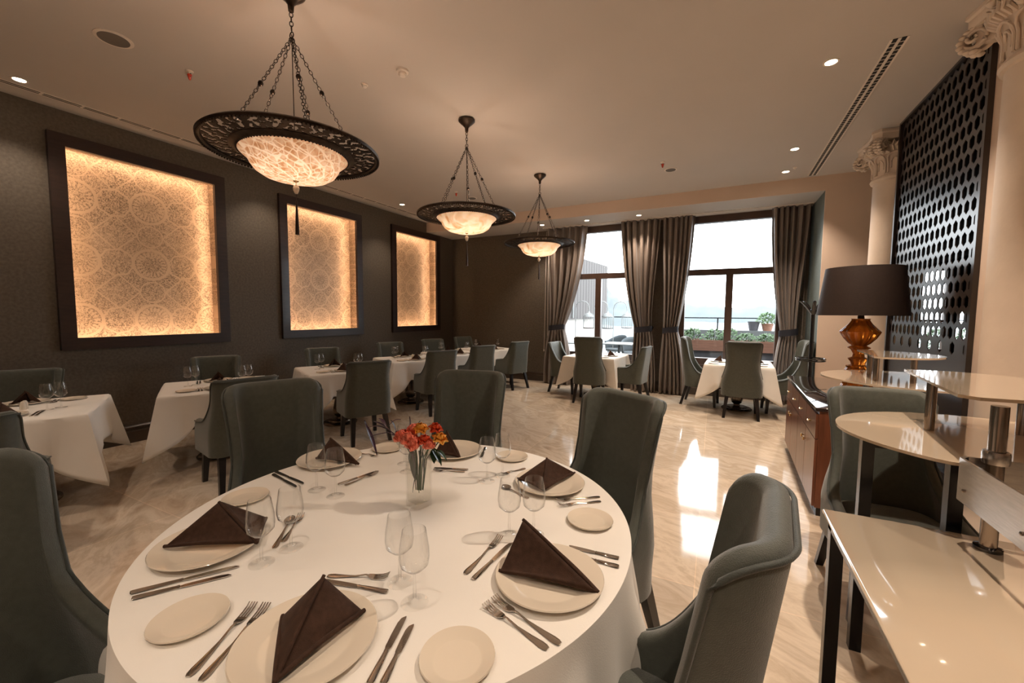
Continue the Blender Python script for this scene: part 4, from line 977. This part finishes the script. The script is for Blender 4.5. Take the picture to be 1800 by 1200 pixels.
def column(x, y, r, label, rot=0):
    t = empty('column', (x, y, 0), rot, label, 'column', 'white plaster columns')
    MB().lathe([(r * 1.30, 0), (r * 1.30, .10), (r * 1.22, .13), (r * 1.25, .17), (r * 1.12, .22), (r * 1.02, .26), (r, .32), (r * .98, 3.03), (r * 1.0, 3.04)], 48).build('shaft', 'plaster', t)
    MB().lathe([(r * .98, 3.03), (r * 1.06, 3.04), (r * 1.10, 3.065), (r * 1.06, 3.09), (r * .98, 3.10)], 48).build('necking', 'plaster', t)
    bell = MB().lathe([(r * .97, 3.09), (r * 1.0, 3.16), (r * 1.02, 3.26), (r * 1.08, 3.34), (r * 1.22, 3.42), (r * 1.3, 3.44)], 48).build('bell', 'plaster', t)
    mb = MB(); n = 12
    for k in range(n):      # upright U shaped tongues
        a = 2 * pi * k / n; w_ = pi / n * .80; pts = []
        for q in range(21):
            f_ = q / 20; s_ = -1 if f_ < .5 else 1
            if f_ < .35: aa, z = a - w_, 3.12 + f_ / .35 * .17
            elif f_ > .65: aa, z = a + w_, 3.12 + (1 - f_) / .35 * .17
            else: th = (f_ - .35) / .3 * pi; aa, z = a - w_ * cos(th), 3.29 + .06 * sin(th)
            rr = r * (1.03 + .14 * smooth((z - 3.22) / .14)); pts.append((rr * cos(aa), rr * sin(aa), z))
        mb.tube(pts, .010, 6)
        pts = []
        for q in range(15):
            f_ = q / 14; th = f_ * pi; aa = a - w_ * .55 * cos(th); z = 3.17 + .12 * sin(th) ** .6; rr = r * (1.01 + .10 * smooth((z - 3.2) / .14)); pts.append((rr * cos(aa), rr * sin(aa), z))
        mb.tube(pts, .008, 6)
    mb.build('tongue_moulding', 'plaster', t)
    ab = []
    for z, s_ in ((3.505, 1.44), (3.52, 1.48), (3.565, 1.48), (3.58, 1.54), (3.604, 1.54)):
        ring = []
        for k in range(4):
            for q in range(9):
                f_ = q / 8 * 2 - 1; dd = s_ * r * (1 - .16 * (1 - f_ * f_)); a = k * pi / 2; x_, y_ = dd, f_ * s_ * r
                if abs(f_) < 1: ring.append((x_ * cos(a) - y_ * sin(a), x_ * sin(a) + y_ * cos(a), z))
        ab.append(ring)
    MB().loft(ab).build('abacus', 'plaster', t, ang=30)
    for k in range(4):      # corner volutes wrapped in leaves
        a = pi / 4 + k * pi / 2; mb = MB(); R_ = Matrix.Rotation(a, 4, 'Z'); cxx = r * 1.72
        for s_ in (-1, 1):
            pts = []
            for q in range(34):
                th = q / 33 * 3.4 * pi; rr = .085 * (1 - q / 40); pts.append(R_ @ Vector((cxx + rr * sin(th + .8), s_ * .030 * (1 + q / 20), 3.385 + rr * cos(th + .8))))
            mb.tube(pts, [.020 - .012 * q / 33 for q in range(34)], 8)
        for q in range(9):
            th = -.3 + q * .42; c0 = Vector((cxx + .085 * sin(th), 0, 3.385 + .085 * cos(th)))
            for s_ in (-1, 0, 1):
                c1 = R_ @ (c0 + Vector((0, s_ * .045, -.012 * abs(s_)))); mb.lathe([(.001, -.022), (.018, -.014), (.026, 0), (.018, .014), (.001, .022)], 8, c1)
        mb.loft([[R_ @ Vector((r * 1.0, -.05, 3.30)), R_ @ Vector((r * 1.0, .05, 3.30)), R_ @ Vector((r, .05, 3.42)), R_ @ Vector((r, -.05, 3.42))], [R_ @ Vector((cxx, -.035, 3.34)), R_ @ Vector((cxx, .035, 3.34)), R_ @ Vector((cxx, .035, 3.47)), R_ @ Vector((cxx, -.035, 3.47))]])
        mb.build('volute', 'plaster', t)
    mb = MB()
    for k in range(4):      # rosette and leaves in the middle of each side
        a0 = k * pi / 2
        for q in range(11):
            a = a0 + (q - 5) * .11; rr = r * 1.30; h_ = .05 + .02 * cos(q * 2.1)
            mb.tube([(r * 1.1 * cos(a), r * 1.1 * sin(a), 3.37), (rr * cos(a), rr * sin(a), 3.40 + .3 * h_), (rr * 1.04 * cos(a + .05), rr * 1.04 * sin(a + .05), 3.41 + h_), (rr * .98 * cos(a + .10), rr * .98 * sin(a + .10), 3.44)], [.012, .014, .012, .006], 6)
        mb.lathe([(.001, -.03), (.022, -.018), (.032, 0), (.022, .018), (.001, .03)], 10, (r * 1.36 * cos(a0), r * 1.36 * sin(a0), 3.50))
    mb.build('leaf_carving', 'plaster', t)
def lift_capitals():
    for o in list(bpy.data.objects):
        if o.parent and o.parent.name.startswith('column') and o.data and o.name.split('.')[0] != 'abacus':
            for v in o.data.vertices:
                if v.co.z > 2.9: v.co.z = 3.09 + (v.co.z - 3.03) * (.514 / .574)
                if o.name.startswith('volute'): v.co.z += .035; v.co.x *= .93; v.co.y *= .93
                if v.co.z > H - .005: v.co.z = H - .005
column(7.915, 3.78, .25, 'tall white column with carved capital at the right edge of the view')
column(7.915, 6.35, .25, 'white column with carved capital behind the screen, by the back wall')
lift_capitals()
struct(MB().box(7.79, 2.9, 0, 8.2, 4.2145, H).add([], []).build('wall_pier', 'peach', flat=True))
# ------------------------------------------------------------------ sideboard, lamp, coat stand
sb = empty('sideboard', (6.83, 4.72, 0), radians(-1.2), 'red-brown wooden sideboard with dark marble top and brass handles', 'sideboard')
D2, LN, HT = .62, .93, .85
MB().box(.03, -LN + .02, 0, D2 - .02, LN - .02, .07).build('plinth', 'blackwood', sb, flat=True)
MB().box(.015, -LN, .07, D2, LN, HT - .03).build('body', 'sideboard', sb, flat=True)
MB().bbox(-.012, -LN - .012, HT - .030, D2 + .02, LN + .012, HT, .004).build('top', 'sbtop', sb)
nd = 4; w_ = 2 * LN / nd
for k in range(nd):
    y0, y1 = -LN + k * w_ + .004, -LN + (k + 1) * w_ - .004
    d = MB().box(-.004, y0, .08, .014, y1, .60).build('door', 'sideboard', sb, flat=True)
    yk = y1 - .05 if k % 2 == 0 else y0 + .05
    MB().tube([(-.004, yk, .50), (-.022, yk, .50)], .005, 8).tube([(-.022, yk, .485), (-.022, yk, .515)], .007, 8).build('handle', 'brass', d)
    dr = MB().box(-.004, y0, .608, .014, y1, .80).build('drawer', 'sideboard', sb, flat=True)
    yc = (y0 + y1) / 2
    MB().tube([(-.004, yc - .03, .70), (-.020, yc - .03, .70), (-.024, yc, .695), (-.020, yc + .03, .70), (-.004, yc + .03, .70)], .0045, 8).build('handle', 'brass', dr)
la = empty('table_lamp', (7.33, 5.05, .85), 0, 'large table lamp with dark brown drum shade and fluted amber glass base', 'lamp')
prof = [(.10, 0), (.105, .015), (.095, .03), (.085, .17), (.072, .19), (.078, .20), (.078, .212), (.045, .225), (.05, .25), (.066, .275), (.068, .285), (.040, .30), (.036, .33), (.052, .37), (.072, .385), (.074, .392), (.048, .41), (.07, .43), (.105, .48), (.128, .53), (.132, .545), (.105, .58), (.075, .62), (.058, .655), (.06, .67)]
MB().lathe([(r * 1.14, z) for r, z in prof], 96, flute=(.10, 12)).build('base', 'amber', la, ang=25)
MB().lathe([(.11, -.0), (.11, .012), (.10, .014)], 36).build('foot', 'blackplastic', la)
MB().lathe([(.03, .66), (.025, .70), (.012, .71), (.012, .82)], 16).build('socket', 'brass', la)
n = 64; MB().loft([[(r * cos(2 * pi * j / n), r * sin(2 * pi * j / n), z) for j in range(n)] for r, z in ((.350, .70), (.350, .702), (.296, 1.155), (.292, 1.155), (.346, .700), (.350, .70))], caps=False).build('shade', 'shade', la)
MB().lathe([(.292, 1.140), (.292, 1.144), (.001, 1.144)], 48).build('shade_top', 'shade', la)
cs = empty('coat_stand', (7.24, 6.85, 0), .3, 'black coat stand with curved hooks and an umbrella ring, behind the sideboard', 'coat stand')
MB().tube([(0, 0, .02), (0, 0, 1.62)], .024, 16).build('pole', 'blackplastic', cs)
MB().lathe([(.20, 0), (.20, .015), (.17, .022), (.03, .035), (.026, .06)], 40).build('foot', 'blackplastic', cs)
for k in range(5):
    a = 2 * pi * k / 5 + .55; rr = [(.02, 1.58), (.05, 1.615), (.10, 1.68), (.155, 1.735), (.185, 1.738)]
    MB().tube([(r * cos(a), r * sin(a), z) for r, z in rr], [.024, .024, .022, .018, .008], 8, flat=.6).build('hook', 'blackplastic', cs)
MB().lathe([(.018, 1.55), (.05, 1.59), (.055, 1.60), (.03, 1.635), (.004, 1.645)], 20).build('hook_crown', 'blackplastic', cs)
MB().loop([(.165 * cos(2 * pi * k / 36), .165 * sin(2 * pi * k / 36), .955) for k in range(36)], .011, 8).loop([(.165 * cos(2 * pi * k / 36), .165 * sin(2 * pi * k / 36), .930) for k in range(36)], .009, 8).box(-.165, -.006, .936, .165, .006, .948).box(-.006, -.165, .936, .006, .165, .948).build('umbrella_ring', 'blackplastic', cs)
# ------------------------------------------------------------------ buffet table and glass shelves
def legframe(mb, x0, y0, x1, y1, zt, w_=.045):
    for x in (x0, x1 - w_):
        for y in (y0, y1 - w_): mb.box(x, y, 0, x + w_, y + w_, zt)
    mb.box(x0, y0, zt - .05, x0 + w_, y1, zt).box(x1 - w_, y0, zt - .05, x1, y1, zt).box(x0, y0, zt - .05, x1, y0 + w_, zt).box(x0, y1 - w_, zt - .05, x1, y1, zt)
bt = empty('buffet_table', (6.54, .75, 0), radians(0), 'low buffet table with cream glass top on a black steel frame, bottom right', 'table')
BT = .75
mb = MB(); legframe(mb, .02, .02, 1.14, 1.28, BT - .014); mb.build('leg_frame', 'blackframe', bt, flat=True)
MB().bbox(0, 0, BT - .012, 1.16, 1.305, BT, .004).build('glass_top', 'milk', bt)
def halfround(cx, cy, a, b, side, n=40, flatx=.0):
    """outline with one straight side (x = cx + side*flatx) and an elliptical bulge opposite"""
    return [(cx - side * a * cos(t_), cy + b * sin(t_)) for t_ in [(-pi / 2 + pi * k / n) for k in range(n + 1)]]
def shelf(name, cx, cy, low, up, z1, z2, legs, posts, label, legz):
    t = empty(name, (0, 0, 0), 0, label, 'shelf unit', 'glass buffet shelf units')
    o = MB().prism(low, z1 - .012, z1).build('lower_shelf', 'milk', t, ang=30)
    o = MB().prism(up, z2 - .012, z2).build('upper_shelf', 'milk', t, ang=30)
    for x, y in posts:
        MB().tube([(x, y, z1), (x, y, z2 - .012)], .019, 20).build('post', 'post', t)
    for x, y, w_ in legs:
        MB().box(x - w_, y - w_, legz, x + w_, y + w_, z1 - .012).build('leg', 'blackframe', t, flat=True)
    return t
Z1, Z2 = 1.075, 1.262
def ell(cx, cy, a, b, t0, t1, n=48): return [(cx + a * cos(t0 + (t1 - t0) * k / n), cy + b * sin(t0 + (t1 - t0) * k / n)) for k in range(n + 1)]
# far unit, standing on the end of the sideboard
lowf = ell(7.42, 4.05, .55, .53, radians(70), radians(290)); 
upf = [(7.17, 4.42), (7.11, 3.74), (7.16, 3.69)] + ell(7.16, 4.06, .42, .37, radians(-88), radians(88))
f = shelf('glass_shelf_unit', 0, 0, lowf, upf, Z1, Z2, [], [(7.21, 4.22), (7.16, 3.88), (7.40, 3.98)], 'further two-tier cream glass shelf unit, over the end of the sideboard before the lamp', .85)
for x, y in ((7.18, 4.15), (7.36, 4.40), (7.40, 3.95)): MB().tube([(x, y, .85), (x, y, Z1 - .012)], .019, 20).build('foot_post', 'post', f)
# near unit on its own black frame
ZN = 1.02; lown = [(x, max(2.03, y)) for x, y in ell(7.26, 2.46, .60, .54, radians(62), radians(298))]
upn = [(7.03, 2.93), (6.93, 2.09), (6.97, 2.04)] + ell(7.05, 2.50, .52, .46, radians(-78), radians(70))
nz_ = shelf('glass_shelf_unit', 0, 0, lown, upn, ZN, Z2, [(6.745, 2.34, .022), (7.42, 2.62, .022), (6.96, 2.14, .022)], [(7.02, 2.56), (7.36, 2.66)], 'nearer two-tier cream glass shelf unit with rounded ends, right edge', 0)
MB().box(6.75, 2.32, ZN - .055, 7.44, 2.36, ZN - .014).build('cross_bar', 'blackframe', nz_, flat=True)
# thick steel post through the buffet top with collar, carrying the steel pan
pp = empty('steel_support_post', (6.985, 1.955, BT), 0, 'thick chrome post with collar rising from the low buffet table', 'post')
MB().tube([(0, 0, 0), (0, 0, Z2 - .012 - BT)], .022, 24).build('tube', 'post', pp)
MB().lathe([(.036, 0), (.036, .010), (.024, .014)], 28).build('rubber_foot', 'blackplastic', pp)
MB().lathe([(.022, .300), (.032, .302), (.034, .312), (.034, .335), (.032, .345), (.022, .347)], 28).build('collar', 'brushed', pp)
pan = empty('steel_pan', (0, 0, 0), 0, 'stainless steel warming tray rim hung from the chrome post at the right edge', 'tray')
o_ = [(6.905, 1.975), (6.905, .95), (7.55, .95), (7.55, 1.90), (7.48, 1.99), (6.93, 2.0)]
z0p, z1p = .905, 1.055
mb = MB(); inn = [(6.913, 1.965), (6.913, .958), (7.542, .958), (7.542, 1.895), (7.475, 1.982), (6.935, 1.992)]
mb.loft([[(x, y, z0p) for x, y in o_], [(x, y, z1p) for x, y in o_], [(x, y, z1p) for x, y in inn], [(x, y, z0p + .0) for x, y in inn]], caps=False); fix(mb.build('rim_wall', 'brushed', pan, ang=25))
mb = MB()
for y in (1.93, 1.62, 1.36):
    for z in (z0p + .045,): mb.lathe([(.006, -.003), (.006, .002), (.003, .004)], 10, (0, 0, 0), mtx=Matrix.Translation((6.903, y, z)) @ Matrix.Rotation(-pi / 2, 4, 'Y'))
mb.build('rivets', 'post', pan)
MB().box(6.935, 1.962, 1.0, 7.0, 1.99, 1.03).build('bracket', 'brushed', pan, flat=True)
for x in (7.48,):
    for y in (1.05, 1.85): MB().tube([(x, y, BT), (x, y, z0p + .01)], .018, 16).build('foot_post', 'post', pan)
MB().tube([(6.96, 1.05, BT), (6.96, 1.05, z0p + .01)], .018, 16).build('foot_post', 'post', pan)
# ------------------------------------------------------------------ outside: terrace, planters, building, lanterns, hills
struct(MB().box(-16, 8.75, -.15, 30, 15.6, -.02).build('ground_terrace', 'deck', flat=True))
struct(MB().box(-120, 15.6, -6.2, 140, 130, -6).build('ground_lower_level', 'deck', flat=True))
o = MB().box(-250, 130, -6.1, 300, 420, -6).build('lake', 'water', flat=True); tag(o, 'pale stretch of water far beyond the terrace', 'water'); o['kind'] = 'structure'
def hill(x0, x1, y, hmax, label, seed, base=-6):
    rnd = random.Random(seed); ph = [rnd.random() * 6 for _ in range(6)]
    def f(u, v):
        x = x0 + (x1 - x0) * u; e = sin(pi * u) ** .6
        h_ = hmax * e * (.72 + .18 * sin(5 * u * pi + ph[0]) + .08 * sin(17 * u * pi + ph[1]) + .035 * sin(53 * u * pi + ph[2]) + .02 * sin(131 * u * pi + ph[3]))
        return Vector((x, y + 60 * v, base + (h_ - base) * sin(pi * min(1, v * 1.3) / 2 * 1.0) * (1 if v < .99 else .98) + .02 * hmax * sin(23 * v + 40 * u)))
    o = MB().grid(f, 160, 12).build('hill', 'hill', None, ang=180); tag(o, label, 'hill'); o['kind'] = 'structure'; return o
hill(-190, 150, 430, 17, 'low hazy wooded shore far across the water', 3)
hill(-230, -28, 260, 34, 'hazy wooded hill seen through the left window', 5)
# railing
ra = empty('terrace_railing', (0, 15.3, 0), 0, 'glass terrace railing with thin dark top rail beyond both windows', 'railing')
MB().box(1.95, -.02, 1.42, 26, .02, 1.455).build('top_rail', 'blackframe', ra, flat=True)
for k in range(13):
    x = 2 + 2 * k; MB().box(x - .02, -.02, -.02, x + .02, .02, 1.42).build('post', 'blackframe', ra, flat=True)
MB().add([(1.95, 0, .1), (26, 0, .1), (26, 0, 1.42), (1.95, 0, 1.42)], [(0, 1, 2, 3)]).build('glass_panel', 'pane', ra, flat=True)
# timber-clad building to the left
bd = empty('timber_building', (-2.5, 17.5, 0), 0, 'grey timber-clad building beyond the left window', 'building')
a0, a1 = Vector((3.95, 16.8)), Vector((-6, 10.8))
def quadwall(mb, a, b, z0, z1, th=.3):
    d = (b - a).normalized(); n_ = Vector((-d.y, d.x)) * th
    mb.loft([[(a.x, a.y, z0), (b.x, b.y, z0), (b.x + n_.x, b.y + n_.y, z0), (a.x + n_.x, a.y + n_.y, z0)], [(a.x, a.y, z1), (b.x, b.y, z1), (b.x + n_.x, b.y + n_.y, z1), (a.x + n_.x, a.y + n_.y, z1)]])
fx = [(1.83, 17.0), (1.28, 9.6), (-7, 9.9), (-7, 17.6)]
MB().prism(fx, 1.36, 3.51).build('clad_storey', 'cladding', bd, flat=True).location = (2.5, -17.5, 0)
MB().prism([(x - (.25 if i < 2 else 0), y) for i, (x, y) in enumerate(fx)], -.02, 1.36).build('base_wall', 'whitetrim', bd, flat=True).location = (2.5, -17.5, 0)
MB().tube([(1.58, 13.4, 1.4), (1.58, 13.4, 3.55)], .035, 8).build('downpipe', 'cage', bd).location = (2.5, -17.5, 0)
def lantern(x, y, label):
    t = empty('birdcage_lantern', (x, y, 0), 0, label, 'lantern', 'white birdcage lanterns on the terrace')
    MB().lathe([(.17, 1.10), (.17, 1.125), (.02, 1.13)], 20).build('tray', 'bronze', t)
    mb = MB()
    for k in range(16):
        a = 2 * pi * k / 16; mb.tube([(.165 * cos(a), .165 * sin(a), 1.12), (.165 * cos(a), .165 * sin(a), 1.45)] + [(.165 * cos(a) * cos(q), .165 * sin(a) * cos(q), 1.45 + .12 * sin(q)) for q in (.4, .8, 1.2, 1.5)], .006, 5)
    mb.build('cage_wire', 'cage', t)
    MB().lathe([(.15, 1.46), (.09, 1.54), (.03, 1.58), (.01, 1.64)], 20).build('roof', 'cage', t)
    pts = [(-.42, 0, -.02), (-.42, 0, 1.75)] + [(-.21 - .21 * cos(q), 0, 1.75 + .19 * sin(q)) for q in (.5, 1.0, 1.57, 2.1, 2.6)] + [(0, 0, 1.72), (0, 0, 1.63)]
    MB().tube(pts, .012, 8).build('hook_pole', 'cage', t); return t
lantern(2.50, 12.2, 'white birdcage lantern nearest the timber building'); lantern(3.03, 12.4, 'white birdcage lantern just right of the left window mullion'); lantern(3.44, 13.2, 'smallest looking birdcage lantern, furthest right')
def out_chair(x, y, rz, label):
    t = empty('wicker_armchair', (x, y, -.02), rz, label, 'chair', 'grey wicker armchairs outside')
    def sh(u, v):
        a = -.15 * pi + u * 1.3 * pi; hh = .42 + (.26 + .20 * sin(max(0, min(pi, a)))) * v; r = .30 + .04 * v; return Vector((r * cos(a), -r * sin(a), hh))
    o = MB().grid(sh, 24, 6).build('back', 'wicker', t, ang=180); m = o.modifiers.new('t', 'SOLIDIFY'); m.thickness = .03
    MB().lathe([(.29, .36), (.31, .38), (.31, .43), (.28, .45)], 24).build('seat', 'wicker', t)
    for k in range(4):
        a = pi / 4 + k * pi / 2; MB().tube([(.22 * cos(a), .22 * sin(a), .38), (.26 * cos(a), .26 * sin(a), 0)], .016, 8).build('leg', 'wicker', t)
    return t
for x, y, r, l in ((3.05, 13.4, 2.6, 'left one, beside the mullion'), (3.80, 12.45, 3.4, 'middle one'), (3.95, 13.9, 3.0, 'further one behind the middle one'), (4.25, 13.3, 2.8, 'right one by the curtain'), (3.0, 10.6, .6, 'nearest one, low in the left window')):
    out_chair(x, y, r, 'grey wicker armchair on the terrace, ' + l)
for x, y, l in ((3.55, 11.7, 'between the wicker armchairs'), (2.4, 11.4, 'by the pale wall of the timber building')):
    t = empty('terrace_table', (x, y, -.02), 0, 'small pale terrace table ' + l, 'table', 'terrace tables')
    MB().bbox(-.4, -.4, .71, .4, .4, .745, .006).build('tabletop', 'cage', t); MB().tube([(0, 0, .05), (0, 0, .71)], .035, 12).build('column', 'wicker', t); MB().lathe([(.25, 0), (.25, .02), (.04, .05)], 24).build('base', 'wicker', t)
# raised planter with shrubs
pl = empty('planter_box', (6.4, 10.9, -.02), 0, 'long raised terracotta coloured planter box outside the right window', 'planter')
MB().box(-1.75, -.25, 0, 2.6, .25, .72).build('base_wall', 'pot', pl, flat=True)
MB().box(-1.78, -.28, .72, 2.63, -.25, .97).box(-1.78, .25, .72, 2.63, .28, .97).box(-1.78, -.25, .72, -1.75, .25, .97).box(2.6, -.25, .72, 2.63, .25, .97).build('board', 'planterwood', pl, flat=True)
MB().box(-1.75, -.25, .72, 2.6, .25, .90).build('soil', 'bronze', pl, flat=True)
def shrub(x, y, z, r, h, label, rnd, n=150, m='leafout', group='shrubs in the raised planter'):
    t = empty('shrub', (x, y, z), 0, label, 'plant', group); mb = MB()
    for k in range(n):
        a = rnd.random() * 2 * pi; q = rnd.random() ** .5; zz_ = h * rnd.random(); rr = r * q * sin(pi * min(.95, .25 + .7 * zz_ / h)); c = Vector((rr * cos(a), rr * sin(a), zz_ + .01))
        d = Vector((cos(a) + rnd.uniform(-.5, .5), sin(a) + rnd.uniform(-.5, .5), rnd.uniform(.1, 1.0))).normalized(); s_ = d.orthogonal().normalized(); L = r * .34; wd = L * .3
        mb.add([c, c + d * L * .5 + s_ * wd, c + d * L, c + d * L * .5 - s_ * wd], [(0, 1, 2, 3)])
    mb.build('foliage', m, t, flat=True)
    st = MB()
    for k in range(4): a = k * 1.6; st.tube([(0, 0, 0), (r * .5 * cos(a), r * .5 * sin(a), h * .8)], .006, 5)
    st.build('stems', 'stem', t); return t
rnd = random.Random(5)
ORD = 'first second third fourth fifth sixth seventh eighth ninth tenth last'.split()
kinds = ['low leafy', 'broad light green', 'small rounded', 'bushy']
for k in range(11):
    x = 4.85 + .36 * k + rnd.uniform(-.05, .05)
    shrub(x, 10.88 + rnd.uniform(-.06, .06), .88, .20 + rnd.uniform(0, .05), .20 + rnd.uniform(0, .12), '%s shrub in the raised planter, %s from its left end' % (kinds[k % 4], ORD[k]), rnd)
def pot(x, y, z, r, h, label, m='pot'):
    t = empty('plant_pot', (x, y, z), 0, label, 'pot'); MB().lathe([(r * .68, 0), (r * .95, h * .93), (r, h * .94), (r, h), (r * .9, h), (r * .85, h * .9), (.01, h * .88)], 28).build('pot_body', m, t); return t
lw = tag(MB().box(5.0, 12.7, -.02, 9.5, 13.1, 1.12).build('low_terrace_wall', 'deck', flat=True), 'pale low wall behind the planter box carrying the pots', 'wall')
pot(6.90, 12.9, 1.12, .15, .25, 'dark grey empty looking pot on the low terrace wall'); 
pot(7.22, 12.9, 1.12, .15, .20, 'brown pot holding a small round shrub on the low terrace wall', 'planterwood')
shrub(7.22, 12.9, 1.28, .24, .30, 'small round shrub in the brown pot on the low terrace wall', rnd, 200, 'leafout', 'shrub in the pot')
# greenery glimpsed through the screen
for k in range(4):
    x = 8.7 + .36 * k; shrub(x, 9.6, .94, .15, .36, 'green shrub glimpsed through the lattice screen, %s from the left' % ORD[k], rnd, 220)
pl2 = empty('planter_box', (9.2, 9.6, -.02), 0, 'planter box outside, hidden behind the solid part of the screen', 'planter'); MB().bbox(-.9, -.2, 0, .9, .2, .94, .01).build('body', 'planterwood', pl2, flat=True)
